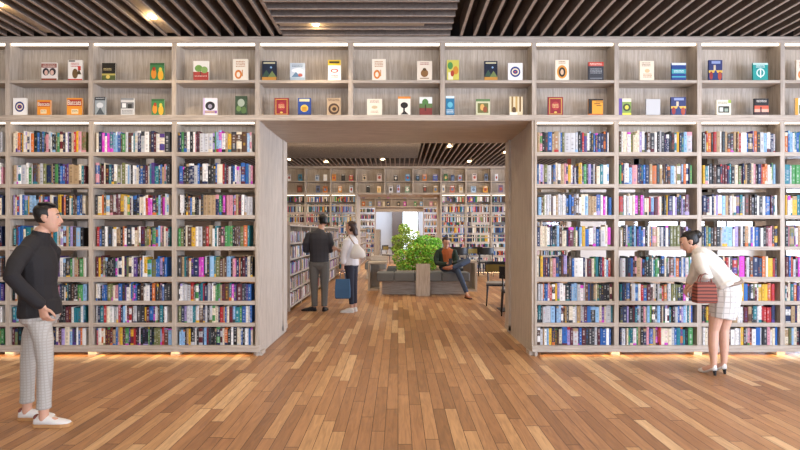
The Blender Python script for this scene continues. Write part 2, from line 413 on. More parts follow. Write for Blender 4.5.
def add_book(mb, mp, t, h, d, n, seed, detail):
    """mp(a along the row, b into the shelf, z)"""
    q = random.Random(seed); base = CC[n]; k = q.uniform(.85, 1.12); base = tuple(min(.8, c*k) for c in base)
    txt = (CC['black'] if lum(base) > .25 else CC['white']) if q.random() < .65 else CC[q.choice(['red', 'blue', 'yellow', 'navy', 'teal', 'white'])]
    sec = CC[q.choice(CN)] if q.random() < .55 else base
    def P(a, b, z): return mp(a, b, z)
    c0 = .0025
    if detail == 0:
        zs = [0, h*q.uniform(.1, .25), h*q.uniform(.6, .8), h]
        for i in range(3):
            c = (sec, base, base)[i] if q.random() < .6 else (base, sec, base)[i]
            mb.face([P(0, 0, zs[i]), P(t, 0, zs[i]), P(t, 0, zs[i+1]), P(0, 0, zs[i+1])], c)
    else:
        # curved spine: three columns, horizontal bands, lettering in the middle column
        z = [0]; cols = []
        bands = []
        lo, hi = q.uniform(.06, .2), q.uniform(.78, .95)
        style = q.random()
        n_t = q.randint(10, 14)
        zs = [0, lo*h] + [lo*h + (hi-lo)*h*i/n_t for i in range(1, n_t+1)] + [h]
        gap_i = q.randint(3, n_t-2)
        xs = [0, t*.3, t*.7, t]; dy = [.0035, 0, 0, .0035]
        for i in range(len(zs)-1):
            for j in range(3):
                c = base
                if i == 0 and style < .4: c = sec
                elif i == len(zs)-2 and style > .6: c = sec
                elif style > .85 and 1 <= i <= n_t//2: c = sec
                if j == 1 and 1 <= i <= n_t and i != gap_i and q.random() < .6:
                    f = q.uniform(.15, .5); c = tuple(c[m]*(1-f) + txt[m]*f for m in range(3))
                if c == base and q.random() < .3: c = tuple(x*.75 + s_*.25 for x, s_ in zip(base, sec))
                mb.face([P(xs[j], dy[j], zs[i]), P(xs[j+1], dy[j+1], zs[i]), P(xs[j+1], dy[j+1], zs[i+1]), P(xs[j], dy[j], zs[i+1])], c)
    e = 0 if detail == 0 else .0035
    mb.face([P(0, d, 0), P(0, e, 0), P(0, e, h), P(0, d, h)], base); mb.face([P(t, e, 0), P(t, d, 0), P(t, d, h), P(t, e, h)], base)
    mb.face([P(0, e, 0), P(0, d, 0), P(t, d, 0), P(t, e, 0)], base)
    if detail == 0:
        mb.face([P(0, 0, h), P(t, 0, h), P(t, d, h), P(0, d, h)], PAGE); mb.face([P(t, d, 0), P(0, d, 0), P(0, d, h), P(t, d, h)], PAGE)
    else:
        g = .004
        mb.face([P(0, e, h), P(.3*t, 0, h), P(.7*t, 0, h), P(t, e, h), P(t, e+c0, h), P(0, e+c0, h)], base)
        mb.face([P(0, e+c0, h), P(c0, e+c0, h), P(c0, d, h), P(0, d, h)], base); mb.face([P(t-c0, e+c0, h), P(t, e+c0, h), P(t, d, h), P(t-c0, d, h)], base)
        mb.face([P(c0, e+c0, h-g), P(t-c0, e+c0, h-g), P(t-c0, d-g, h-g), P(c0, d-g, h-g)], PAGE)
        mb.face([P(t-c0, d-g, 0), P(c0, d-g, 0), P(c0, d-g, h-g), P(t-c0, d-g, h-g)], PAGE)
        mb.face([P(c0, e+c0, h), P(c0, e+c0, h-g), P(c0, d, h-g), P(c0, d, h)], base); mb.face([P(t-c0, e+c0, h-g), P(t-c0, e+c0, h), P(t-c0, d, h), P(t-c0, d, h-g)], base)

ORD = ['first', 'second', 'third', 'fourth', 'fifth', 'sixth', 'seventh', 'eighth', 'ninth', 'tenth', 'eleventh', 'twelfth', 'thirteenth', 'fourteenth', 'fifteenth', 'sixteenth',
       'seventeenth', 'eighteenth', 'nineteenth', 'twentieth'] + ['twenty-' + w for w in ('first', 'second', 'third', 'fourth', 'fifth', 'sixth', 'seventh', 'eighth', 'ninth')] + ['thirtieth'] + \
      ['thirty-' + w for w in ('first', 'second', 'third', 'fourth', 'fifth', 'sixth', 'seventh', 'eighth', 'ninth')] + ['fortieth'] * 20
SHELF = ['top shelf', 'second shelf down', 'third shelf down', 'fourth shelf down', 'fifth shelf down', 'third shelf up', 'second shelf up', 'bottom shelf']
def row_books(rnd, width, hlo, hhi, run=True):
    out = []; a = .012 + rnd.uniform(0, .02); end = width - rnd.uniform(.006, .05)
    h_run, left = rnd.uniform(hlo, hhi), 0
    while True:
        b = make_book(rnd)
        if left > 0 and out: b['t'], b['n'], h = out[-1]['t'], (out[-1]['n']), out[-1]['h']; left -= 1
        else:
            h = rnd.triangular(hlo, hhi, hlo*.35 + hhi*.65)
            if rnd.random() < .05: left = rnd.randint(1, 2)
        if a + b['t'] > end: return out
        b['a'] = a; b['h'] = h; b['d'] = rnd.uniform(.15, .185); b['off'] = rnd.uniform(0, .012); out.append(b); a += b['t'] + .0008
stuff = MB()
near = []
HR = [(.205, .268), (.20, .262), (.20, .262), (.20, .262), (.20, .258), (.175, .222), (.175, .214), (.18, .222)]
def hidden(px, py):
    return (6 < px < 60 and 200 < py < 320) or (20 < px < 58 and py >= 320) or (686 < px < 748 and 230 < py < 320) or (706 < px < 732 and py >= 318)
for side, U in (('left', UL), ('right', UR)):
    for i in range(5):
        bay = 4-i if side == 'left' else i
        bn = f'bay {side} of the passage' if bay == 0 else f'{ORD[bay]} bay {side} of the passage'
        for r in range(8):
            x0 = U[i]+UT; row = row_books(R, U[i+1]-U[i]-2*UT, *HR[r])
            for k, b in enumerate(row):
                b.update(x=x0+b['a'], z=ROWS[r]+.0005, lab=f"{b['n']} book {ORD[k]} from left, {SHELF[r]}, {bn}", cell=(side, bay, r))
                px = VX + (b['x'] + b['t']/2)*F/(D+.03); py = VY - (b['z']+b['h']/2-H)*F/(D+.03)
                b['area'] = b['t']*b['h'] if (3 < px < 797 and not hidden(px, py)) else 0
                near.append(b)
def mpy(x0, y0, z0, d=1, s=1):
    return lambda a, b, z: (x0 + s*a, y0 + d*b, z0 + z)
near.sort(key=lambda b: -b['area'])
for i, b in enumerate(near):
    y0 = D + .022 + b['off']
    if i < 300:
        mb = MB(); add_book(mb, mpy(0, 0, 0), b['t'], b['h'], b['d'], b['n'], b['seed'], 1)
        o = link('book', mb.mesh('book'), M['book'], None, (b['x'], y0, b['z']))
        tag(o, b['lab'], 'book', 'thickest books on the near bookcases')
    else:
        add_book(stuff, mpy(b['x'], y0, b['z']), b['t'], b['h'], b['d'], b['n'], b['seed'], 1)
# the other side of the thick wall, with bare stretches
R2 = random.Random(3)
HR3 = [(.16, .205), (.235, .29), (.235, .29), (.25, .3), (.21, .25), (.165, .195), (.15, .18), (.15, .18), (.15, .18)]
for U in (UL, UR):
    for i in range(5):
        for r in range(7):
            cut = R2.choice([0, 0, 0, 1, 2]) if r in (2, 3) and U is UR else 0
            w = U[i+1]-U[i]-2*UT
            for b in row_books(R2, w, *HR[r]):
                if (cut == 1 and b['a'] < w*.45) or (cut == 2 and b['a'] > w*.5): continue
                add_book(stuff, mpy(U[i+1]-UT, Y2-.025, ROWS[r]+.0005, -1, -1), b['t'], b['h'], b['d'], b['n'], b['seed'], 0)
for Yw, Us in ((Y3, (UL3[1:], UR3)), (Y4, (U4L, U4R))):
    for U in Us:
        for i in range(len(U)-1):
            for r in range(9):
                for b in row_books(R2, U[i+1]-U[i]-2*UT, *HR3[r]):
                    add_book(stuff, mpy(U[i]+UT+b['a'], Yw+.022+b['off'], ROWS3[r]+.0005), b['t'], b['h'], b['d'], b['n'], b['seed'], 0)

# ---------------------------------------------------------------- low free-standing bookcases along the left of the reading room
def low_case(xf, y0, nb, bw, label, zt=1.63):
    t = thing('low_bookcase', label, 'bookcase', (xf-.26, y0+nb*bw/2, 0)); n = 5; z0 = .09; pitch = (zt-.05-z0)/n
    for i in range(nb+1):
        y = y0 + i*bw
        part('upright', B(xf-.5, xf-.003 if 0 < i < nb else xf, y-.02, y+.02, 0, zt-.03), M['wood_v'], t)
    part('top_board', B(xf-.51, xf+.005, y0-.025, y0+nb*bw+.025, zt-.03, zt), M['wood_d'], t, .003)
    part('back_panel', B(xf-.26, xf-.24, y0+.02, y0+nb*bw-.02, .06, zt-.03), M['wood_v'], t)
    for i in range(nb):
        a, b = y0+i*bw+.02, y0+(i+1)*bw-.02
        for r in range(n):
            z = z0 + pitch*r
            part('shelf', B(xf-.24, xf-.002, a, b, z-.03, z), M['wood_d'], t)
            for bk in row_books(R2, b-a, .19, pitch-.06):
                add_book(stuff, (lambda aa, bb, zz, _y=a+bk['a'], _z=z+.0005: (xf-.02-bb, _y+aa, _z+zz)), bk['t'], bk['h'], bk['d'], bk['n'], bk['seed'], 0)
    return t
low_case(-2.02, 10.13, 7, 1.2, 'long waist-to-chest-high bookcase full of books beside the browsing pair')
low_case(-1.62, 21.8, 5, 1.2, 'low bookcase along the aisle of the distant room, past the second passage')
low_case(-1.02, 30.2, 2, 1.1, 'farthest low bookcase, beyond the last opening')
o = link('packed_books', stuff.mesh('packed_books'), M['book'])
tag(o, 'all the other tightly packed books filling the near and far bookcases', 'books', kind='stuff')

# ---------------------------------------------------------------- face-out books on display
def shape_faces(mb, kind, u0, v0, u1, v1, c, y, X0, X1, Z0, Z1):
    X = lambda u: X0 + (X1-X0)*u
    Z = lambda v: Z1 - (Z1-Z0)*v
    if kind == 'r': mb.face([(X(u0), y, Z(v1)), (X(u1), y, Z(v1)), (X(u1), y, Z(v0)), (X(u0), y, Z(v0))], c)
    elif kind == 'o':
        mb.face([(X((u0+u1)/2 + (u1-u0)/2*math.cos(q)), y, Z((v0+v1)/2 - (v1-v0)/2*math.sin(q))) for q in (2*PI*i/18 for i in range(18))], c)
    elif kind == 't':   # triangle, point up
        mb.face([(X(u0), y, Z(v1)), (X(u1), y, Z(v1)), (X((u0+u1)/2), y, Z(v0))], c)
    elif kind == 'l':   # lines of small print too small to read
        q = random.Random(int(u0*1000+v0*77)); v = v0
        while v < v1:
            a = u0
            while a < u1:
                w = q.uniform(.03, .09); b = min(u1, a+w)
                mb.face([(X(a), y, Z(v+.035)), (X(b), y, Z(v+.035)), (X(b), y, Z(v)), (X(a), y, Z(v))], c); a = b + .025
            v += .075
def text_mesh(txt, w, h):
    cu = bpy.data.curves.new('lettering', 'FONT'); cu.body = txt; cu.align_x = 'CENTER'; cu.align_y = 'CENTER'; cu.offset = .012
    ob = bpy.data.objects.new('lettering', cu); COL.objects.link(ob)
    dg = bpy.context.evaluated_depsgraph_get(); me = bpy.data.meshes.new_from_object(ob.evaluated_get(dg)); bpy.data.objects.remove(ob)
    xs = [v.co.x for v in me.vertices]; ys = [v.co.y for v in me.vertices]
    sx = w/(max(xs)-min(xs)); sy = h/(max(ys)-min(ys)); cx = (max(xs)+min(xs))/2; cy = (max(ys)+min(ys))/2
    for v in me.vertices: v.co = ((v.co.x-cx)*sx, 0, (v.co.y-cy)*sy)
    return me
def display_book(Yw, zsh, px0, px1, pytop, base, shapes, label, group, t=.024, txt=None):
    Yb = Yw + .03; X0, X1 = wx(px0, Yb), wx(px1, Yb); z1 = wz(pytop, Yb); z0 = zsh + .0005
    mb = MB(); y0 = Yb; b = lin(base)
    mb.box(X0, X1, y0, y0+.003, z0, z1, b); mb.box(X0, X1, y0+t-.003, y0+t, z0, z1, b); mb.box(X0, X0+.003, y0+.003, y0+t-.003, z0, z1, b)
    for i, s in enumerate(shapes): shape_faces(mb, *s[:5], lin(s[5]), y0-.0006-.0004*i, X0, X1, z0, z1)
    loc = ((X0+X1)/2, y0, z0)
    o = link('display_book', mb.mesh('display_book', loc), M['book'], None, loc); tag(o, label, 'book', group)
    if Yw < 10:
        p = MB(); p.box(X0+.003, X1-.004, y0+.0031, y0+t-.0031, z0+.004, z1-.004, PAGE); part('pages', p, M['book'], o, label='cream page block')
    if txt:
        s, u0, v0, u1, v1, c = txt
        me = text_mesh(s, (X1-X0)*(u1-u0), (z1-z0)*(v1-v0))
        q = link('lettering', me, plain('lettering ink', c, .6), o, ((X0+X1)/2 + (X1-X0)*((u0+u1)/2-.5) - loc[0], -.0035, z1-(z1-z0)*(v0+v1)/2 - z0))
    return o
mandala = [('o', .15, .2, .85, .8, '#2b3c7c'), ('o', .25, .3, .75, .7, '#e9d9b8'), ('o', .33, .38, .67, .62, '#2b3c7c'), ('o', .43, .46, .57, .54, '#c9503a')]
twin = [('r', 0, 0, 1, .12, '#2f5d34'), ('o', .08, .32, .45, .9, '#d9892c'), ('o', .18, .22, .4, .45, '#a33b23'), ('o', .55, .4, .95, .98, '#e2a932'), ('o', .62, .25, .85, .5, '#cfc24a')]
crowd = [('r', 0, .5, 1, .62, '#d8b24a'), ('r', .2, .05, .85, .18, '#8a98c0'), ('o', .05, .55, .3, .95, '#8e2b2b'), ('o', .38, .5, .62, .95, '#25386e'), ('o', .66, .56, .95, .98, '#a5452f'), ('r', .35, .25, .5, .5, '#c9b9a0')]
script = [('l', .2, .1, .8, .4, '#b8742f'), ('o', .12, .5, .6, .92, '#d9813a'), ('o', .24, .6, .48, .84, '#efe3cd'), ('r', .6, .5, .66, .8, '#c98a4a')]
nightland = [('r', .1, .06, .9, .14, '#c9c2a0'), ('t', .0, .45, .6, .8, '#33503f'), ('t', .4, .5, 1, .82, '#6f7f4a'), ('r', 0, .82, 1, 1, '#c28a3c'), ('o', .55, .28, .7, .38, '#8fb0d0')]
meadow = [('r', 0, .55, 1, 1, '#a73a35'), ('o', .1, .2, .6, .55, '#6d9a4b'), ('o', .5, .28, .95, .62, '#86a860'), ('r', .45, .5, .5, .75, '#503a2a'), ('l', .1, .75, .9, .82, '#e8d8c8')]
ornate = [('r', .08, .06, .92, .94, '#c19a4a'), ('r', .13, .1, .87, .9, '#8a1f2b'), ('o', .25, .25, .75, .7, '#a83a3a'), ('l', .3, .38, .7, .55, '#e3c98a'), ('o', .4, .78, .6, .88, '#d9b45a')]
TOP = [
 (41.5, 56.7, 62.5, '#e2dcd6', [('r', 0, .06, 1, .28, '#8d3b2c'), ('l', .08, .12, .92, .2, '#f0e6d8'), ('o', .08, .3, .5, .72, '#2a2230'), ('o', .52, .3, .95, .72, '#3a2c33'), ('o', .2, .42, .42, .7, '#d8b6a6'), ('o', .58, .42, .82, .7, '#d8b6a6'), ('r', 0, .88, 1, 1, '#8d3b2c')], 'rust-banded white book with two dark-haired faces, topmost niche row, far left bay'),
 (68, 82.3, 60, '#ece9e2', [('r', .05, .02, .5, .08, '#3a3a3a'), ('l', .2, .14, .8, .36, '#c3342c'), ('r', .7, .3, .9, .5, '#c3342c'), ('o', .3, .42, .7, .9, '#6b5230'), ('t', .6, .45, .95, .7, '#4c3a22'), ('r', 0, .92, 1, 1, '#c3342c')], 'white book with red lettering and brown figure in upper left niche'),
 (102, 115.4, 63, '#121212', [('l', .12, .3, .7, .42, '#d5c38a'), ('r', 0, .6, 1, .7, '#b7a95a'), ('r', 0, .7, 1, 1, '#4f5b2c'), ('o', .3, .68, .6, .9, '#d7be5f')], 'black book with yellow-green landscape foot, upper niche, second bay'),
 (150, 164.2, 63, '#3d7a45', twin, 'green book with two orange figures in the upper niche row'),
 (193.3, 208.6, 61, '#e9e6dc', meadow, 'white book with green trees above a red field, upper niche row'),
 (233, 248, 59, '#efe6d2', script, 'cream book with orange script and ring, upper niche just left of the passage edge'),
 (262, 276.5, 61, '#152238', nightland, 'dark blue landscape book in upper niche over the passage left end'),
 (290, 304.8, 63, '#b9c7d3', [('l', .15, .1, .85, .2, '#5a6b7a'), ('o', .1, .3, .9, .55, '#e7ecef'), ('t', .1, .5, .7, .8, '#5f7f9a'), ('r', 0, .82, 1, 1, '#8ea2b2'), ('o', .55, .6, .85, .78, '#a9564a')], 'pale blue-grey book with white cloud, upper niche over the passage'),
 (328, 340.8, 60, '#efece4', [('r', 0, 0, 1, .26, '#d9b92c'), ('r', .1, .06, .9, .16, '#3a3420'), ('o', .2, .42, .8, .62, '#b8302b'), ('o', .3, .47, .7, .58, '#efece4'), ('l', .25, .74, .8, .88, '#b8302b')], 'white book with yellow top band and red swirl, over the passage'),
 (372, 385.8, 59, '#efe6d2', script, 'cream book with orange ring in the middle upper niche over the passage'),
 (417, 432, 61, '#e6d9c4', [('l', .2, .08, .8, .22, '#a4483a'), ('o', .25, .42, .75, .82, '#8a6238'), ('o', .38, .36, .62, .5, '#5a4328'), ('r', .2, .86, .8, .9, '#8a6238')], 'cream book with brown crest in the middle upper niche'),
 (447, 459, 60, '#cfc75a', [('o', .05, .1, .5, .45, '#4f8f4a'), ('o', .5, .3, .95, .7, '#d08a30'), ('r', .1, .6, .5, .95, '#e8e2c0'), ('o', .3, .5, .6, .8, '#b0412f')], 'yellow-green patterned book hugging the upright, upper niche over the passage'),
 (484.3, 497.5, 61, '#141d33', nightland, 'navy landscape book in upper niche over the passage right end'),
 (508, 522.6, 63, '#eceae6', mandala, 'white book with round blue emblem in upper niche by the passage right end'),
 (555.3, 568.8, 60, '#efe4cc', [('o', .12, .25, .88, .9, '#d8923c'), ('o', .25, .35, .75, .82, '#3c3128'), ('o', .38, .45, .62, .72, '#d9b795'), ('l', .25, .06, .75, .16, '#a5703a')], 'cream book with orange oval portrait, upper niche, first bay right of the passage'),
 (588.4, 603.6, 62, '#3b3d44', [('r', 0, 0, 1, .22, '#c3402f'), ('l', .1, .06, .9, .16, '#f0ddcc'), ('l', .12, .35, .88, .6, '#a3a6a8'), ('r', .1, .85, .9, .9, '#7b7f84')], 'dark grey book with red top band in upper niche'),
 (639.7, 654, 61, '#e9dcc3', [('l', .15, .08, .75, .3, '#8a5a3a'), ('o', .35, .4, .7, .6, '#d9b98a'), ('l', .25, .65, .85, .85, '#a8703a')], 'beige book with brown script, upper niche, second bay right of the passage'),
 (671.7, 686, 63, '#1e3f80', [('r', 0, 0, 1, .12, '#d5dde6'), ('r', 0, .35, 1, .6, '#3f9aa0'), ('l', .15, .42, .85, .5, '#dfeeee'), ('r', 0, .75, 1, .82, '#49a6b4')], 'blue and teal banded book in upper niche'),
 (708.8, 722.4, 60, '#2b3566', crowd, 'blue book with red and yellow crowd in upper niche, third bay right'),
 (753, 768, 63, '#23938c', [('r', 0, 0, 1, .1, '#bfe0d6'), ('o', .22, .3, .78, .8, '#cfe6df'), ('o', .3, .37, .7, .73, '#2a8a84'), ('r', .46, .35, .54, .85, '#e2f0ec'), ('l', .2, .14, .8, .22, '#f0f6f2')], 'teal book with pale circle emblem, upper niche, third bay right'),
 (796.3, 811, 60, '#e6d9c4', script, 'beige book cut by the right picture edge, upper niche row'),
]
LOW = [
 (13, 26.3, 98, '#eceae6', mandala, 'white book with round blue emblem in lower niche, far left bay'),
 (37.2, 50.6, 100, '#e08f2c', [('r', .04, .12, .96, .42, '#a83a2a'), ('r', .25, .62, .7, .88, '#ead9b0'), ('l', .3, .68, .65, .8, '#7a4a2a')], 'smaller orange book with red title band in lower left niche', ('Batcats', .06, .15, .94, .38, '#f4ead8')),
 (66.8, 82.2, 98, '#e5962e', [('r', .04, .08, .96, .46, '#a83a2a'), ('r', .3, .64, .75, .9, '#ead9b0'), ('l', .35, .7, .7, .82, '#7a4a2a')], 'larger orange book with red title band in lower left niche', ('Batcats', .06, .12, .94, .4, '#f4ead8')),
 (95, 105.4, 97, '#9aa3a6', [('r', 0, 0, 1, .18, '#3b4247'), ('o', .15, .3, .8, .6, '#d5d9da'), ('t', .1, .55, .9, .95, '#4b555a'), ('l', .1, .06, .9, .12, '#cfd4d6')], 'grey photo book close to the upright, lower niche, second bay'),
 (120.8, 133.8, 98, '#cfcfcc', [('r', 0, .25, 1, .6, '#6d6f70'), ('r', .1, .3, .4, .55, '#e8e8e6'), ('r', .55, .35, .85, .6, '#2f3132'), ('l', .1, .7, .9, .85, '#55585a'), ('r', 0, 0, 1, .12, '#8e9090')], 'black and white street photo book in lower niche'),
 (151.5, 164.2, 99, '#3d7a45', twin, 'green book with two orange figures in the lower niche row'),
 (203.2, 217, 98, '#e5e0e6', [('o', .15, .2, .85, .7, '#1d1b22'), ('o', .35, .35, .65, .6, '#9a94a6'), ('r', 0, .72, 1, .88, '#8a5aa8'), ('l', .15, .76, .85, .84, '#e6d84a'), ('r', 0, 0, .12, 1, '#c7b5d6')], 'white and purple book with black disc in lower niche'),
 (235.2, 247, 96, '#3a4f38', [('o', .2, .15, .8, .55, '#a9b5a0'), ('o', .1, .5, .5, .8, '#6b8a4f'), ('o', .5, .55, .95, .9, '#54703e'), ('r', 0, .9, 1, 1, '#22301f')], 'dark green book with pale moon, lower niche left of the passage edge'),
 (274.4, 288.6, 98, '#8a1f2b', ornate, 'red book with gilt ornate frame over the passage left end'),
 (298, 310.8, 98, '#24458c', [('r', .1, .05, .9, .2, '#d7cfa8'), ('o', .2, .38, .8, .8, '#d9b84a'), ('r', .32, .5, .68, .75, '#b8862a'), ('r', 0, .9, 1, 1, '#17316a')], 'blue book with yellow emblem in lower niche over the passage'),
 (326.9, 340.8, 98, '#b39b7d', [('o', .1, .3, .9, .95, '#4a3626'), ('o', .25, .42, .8, .82, '#a3855f'), ('o', .38, .52, .68, .74, '#3a2a1d'), ('l', .1, .06, .9, .18, '#5d4630')], 'sepia book with dark spiral in lower niche over the passage'),
 (367, 382, 99, '#e5dcc8', [('l', .2, .1, .8, .25, '#8f5a44'), ('o', .3, .4, .7, .6, '#c9b690'), ('l', .25, .72, .75, .85, '#a4866a')], 'plain cream book with small print in the middle lower niche'),
 (398, 410.5, 96.5, '#ece2d2', [('r', 0, 0, 1, .12, '#d98a3a'), ('o', .2, .3, .8, .62, '#1f1a18'), ('r', .42, .5, .55, .9, '#1f1a18'), ('t', .2, .75, .85, .95, '#2b2320')], 'white and orange book with black tree, middle lower niche'),
 (419.5, 432.2, 97, '#57703f', [('r', 0, 0, 1, .35, '#dfe3dc'), ('o', .2, .1, .7, .5, '#4d7a3f'), ('r', 0, .6, 1, 1, '#7c2f2c'), ('r', .42, .4, .52, .75, '#40281c')], 'book with green tree over dark red ground, middle lower niche'),
 (445.8, 454.4, 96, '#1f6f96', [('r', 0, 0, 1, .12, '#d4e2e6'), ('o', .2, .3, .8, .6, '#5fb0c4'), ('l', .1, .7, .9, .88, '#dcebee')], 'narrow blue-teal book by the upright, lower niche over the passage'),
 (476, 490, 99, '#c9c9a6', [('r', 0, 0, 1, .15, '#5e7f4f'), ('r', .12, .25, .88, .85, '#6a6a3a'), ('o', .3, .3, .6, .7, '#d4a25a'), ('o', .5, .45, .8, .82, '#8c4a30')], 'pale green book with framed painting in lower niche'),
 (509.5, 522.7, 96.5, '#d8c9a4', [('r', .15, 0, .28, .8, '#8a6f3f'), ('r', .45, 0, .6, .8, '#b8995a'), ('r', .74, 0, .88, .8, '#7a5f38'), ('o', .2, .55, .5, .9, '#5a4630'), ('r', 0, .84, .6, 1, '#ece4d4')], 'cream striped book with brown columns in lower niche by the passage right end'),
 (548, 563, 97, '#8a1f2b', ornate, 'red book with gilt ornate frame, first bay right of the passage'),
 (588.4, 603, 99, '#e19a2e', [('r', 0, 0, .25, 1, '#1b1816'), ('r', .25, .0, 1, .1, '#1b1816'), ('r', .5, .16, 1, .2, '#1b1816'), ('r', .4, .27, .8, .31, '#1b1816'), ('r', .55, .38, .9, .42, '#1b1816'), ('r', .0, .9, 1, 1, '#c0641f')], 'orange and black striped book in lower niche'),
 (618.4, 631.2, 98.5, '#7f9a4f', [('r', 0, 0, .3, 1, '#5f4a94'), ('r', .3, 0, 1, .2, '#e2dfc0'), ('o', .35, .3, .95, .75, '#3f4a30'), ('o', .5, .4, .8, .65, '#d3c84a'), ('r', .3, .85, 1, 1, '#dcd84f')], 'purple and green book against the upright, lower niche, second bay right'),
 (646, 660.3, 99, '#b4b5b6', [('r', .02, .01, .98, .99, '#bcbdbe')], 'blank pale grey board standing in lower niche, second bay right'),
 (671, 686, 97, '#2b3566', crowd, 'blue book with red and yellow crowd in lower niche, second bay right'),
 (716.6, 731, 100, '#e2dcc4', [('r', .12, .4, .88, .82, '#2d2f28'), ('r', .2, .48, .45, .75, '#c9cfc4'), ('r', .55, .55, .8, .75, '#8c9a8a'), ('r', .8, 0, 1, .2, '#9ab04a'), ('l', .1, .12, .75, .26, '#5a5a48')], 'cream book with dark window picture in lower niche'),
 (754.5, 768.6, 98.5, '#191516', [('r', 0, .42, 1, .62, '#c9583a'), ('r', 0, .62, 1, .8, '#e0a08a'), ('l', .15, .1, .85, .25, '#e6ddd2'), ('r', .4, .5, .5, .85, '#191516'), ('r', 0, .85, 1, 1, '#40201c')], 'black book with orange sunset band in lower niche'),
 (795.2, 808, 98, '#e9e4d8', [('r', 0, 0, .25, 1, '#d79a34'), ('r', .3, .4, 1, .9, '#4f6a3f')], 'white and orange book cut by the right picture edge, lower niche row'),
]
for b in TOP: display_book(D, ZM, *b[:6], 'face-out books in the upper niches')
for b in LOW: display_book(D, ZB, *b[:6], 'face-out books in the lower niches', txt=b[6] if len(b) > 6 else None)
FT = [(287.5, 290.8, '#e6e6e6', 'white'), (298.3, 302, '#2f7f9c', 'teal'), (315, 319.2, '#b9c3cf', 'pale grey'), (323.5, 327, '#e8eaec', 'white'), (332, 336, '#dc8f3a', 'orange'), (341.3, 345, '#1f1f1f', 'black'), (349, 353.2, '#b2343a', 'red and charcoal'),
      (362.5, 366.5, '#dfcdb0', 'cream'), (377, 381.8, '#e4d2c8', 'white and red'), (393.8, 397.7, '#191a1c', 'black'), (405.5, 409.8, '#2f8cc4', 'bright blue'), (416, 419.5, '#173f4c', 'dark teal'), (422.5, 426.7, '#d8823c', 'orange'), (433, 437.5, '#4a58a8', 'blue'),
      (444, 447.7, '#3d7a4a', 'green'), (451, 454.5, '#4a648c', 'slate blue'), (458, 462, '#8c94b0', 'grey'), (472.5, 476.7, '#e6d6d0', 'white and pink'), (484.5, 488, '#6c7c94', 'grey blue'), (495, 498, '#e4e6ec', 'white')]
FL = [(297, 302, '#7a4c34', 'brown'), (316, 320, '#5f6a88', 'slate'), (323, 327.5, '#c06e2c', 'orange brown'), (338, 342, '#d89a5a', 'orange and white'), (349.5, 353, '#d6dae0', 'pale grey'), (366.3, 369.8, '#20231f', 'black'), (377, 381, '#e2ba7a', 'cream and yellow'),
      (389, 392.8, '#d8dadc', 'pale grey'), (396.8, 400, '#c2c8e8', 'lilac'), (405, 409.5, '#7f9a80', 'grey green'), (423, 426.8, '#504238', 'dark brown'), (433.2, 437.7, '#a98a58', 'tan'), (442, 445, '#dcd2c0', 'cream'), (450, 454.7, '#b86a5a', 'rose'), (459, 463, '#cfc4b2', 'beige'),
      (471, 476, '#a9c4dc', 'pale blue'), (483, 487.8, '#d6983c', 'amber'), (498.5, 503, '#7c6a86', 'mauve')]
for lst, zz, top, nm in ((FT, ZM, 174.3, 'upper'), (FL, ZB, 185.6, 'lower')):
    for i, (a, b, c, n) in enumerate(lst):
        q = random.Random(i*3+len(nm)); cc = q.choice(['#e8e2d4', '#3a3430', '#c9a86a', '#6a7f9a', '#a44a3a'])
        display_book(Y3, zz, a, b, top + q.uniform(-.6, .8), c, [('o', .2, .3, .8, .75, cc), ('r', .1, .08, .9, .18, q.choice(['#f0ece4', '#2a2a2e']))],
                     f'tiny {n} face-out book, {ORD[i]} from left, far {nm} niches seen through the passage', 'face-out books in the far niches')
q = random.Random(5)
k = 0
for row, zz, top in (('upper', ZM, 197.6), ('lower', ZB, 201.6)):
    lst = [(362, 365), (369, 371.6), (378, 380.6), (382.6, 385), (387, 389.4), (397, 400), (403.6, 406), (414, 416.5), (420, 422.6), (429.5, 432.6), (434, 436.8)]
    if row == 'upper': lst = lst[::2]
    for i, (a, b) in enumerate(lst):
        cn = q.choice(CN); 
        display_book(Y4, zz, a, b, wz(0, 1) * 0 + VY - (zz + .24 - H) * F / (Y4 + .03), '#%02x%02x%02x' % tuple(int(255*min(1, c**(1/2.2))) for c in CC[cn]), [('o', .2, .3, .8, .7, '#d8c8a8')],
                     f'tiny {cn} book, {ORD[i]} from left in the {row} distant niches', 'books in the distant niches')

# ---------------------------------------------------------------- planter island with benches
Yb = 12.6
isl = thing('planter', 'pale wood planter box holding green shrubs in the middle of the reading room', 'planter', (.6, 13.6, 0))
pb = MB()
for a in ((-.02, 1.3, 13.06, 13.11), (-.02, 1.3, 14.25, 14.3), (-.02, .03, 13.11, 14.25), (1.25, 1.3, 13.11, 14.25)): pb.box(*a, 0, .56)
part('box', pb, M['wood_v'], isl); part('soil', B(.03, 1.25, 13.11, 14.25, .3, .5), M['soil'], isl)
bn = thing('bench', 'grey cushioned bench with pale wood base in front of the planter, man sitting on it', 'bench', (.6, 12.8, 0))
part('base', B(-.38, 1.62, 12.95, 13.05, 0, .33), M['wood_h'], bn, .004)
xs = [wx(376.5, Yb), wx(394, Yb), wx(415, Yb), wx(442, Yb), wx(470, Yb)]
for a, b in zip(xs, xs[1:]): part('cushion', B(a+.004, b-.004, Yb, 13.05, .335, .545), M['cushion'], bn, .025)
part('divider', B(wx(416, 12.55), wx(430, 12.55), 12.53, 12.597, 0, .75), M['wood_v'], bn, .004, label='upright wood slab')
for nm, a, b, lab in (('left', -.285, -.03, 'dark cushioned side bench on the left of the planter'), ('right', 1.31, 1.72, 'dark cushioned side bench on the right of the planter')):
    y0 = 13.1 if nm == 'left' else 14.2
    s = thing('side_bench', lab, 'bench', ((a+b)/2, y0, 0))
    part('base', B(a+.06, b-.01, y0+.02, 15.1, 0, .33), M['wood_h'], s); part('cushion', B(a, b, y0, 15.15, .335, .545), M['navy'], s, .025)
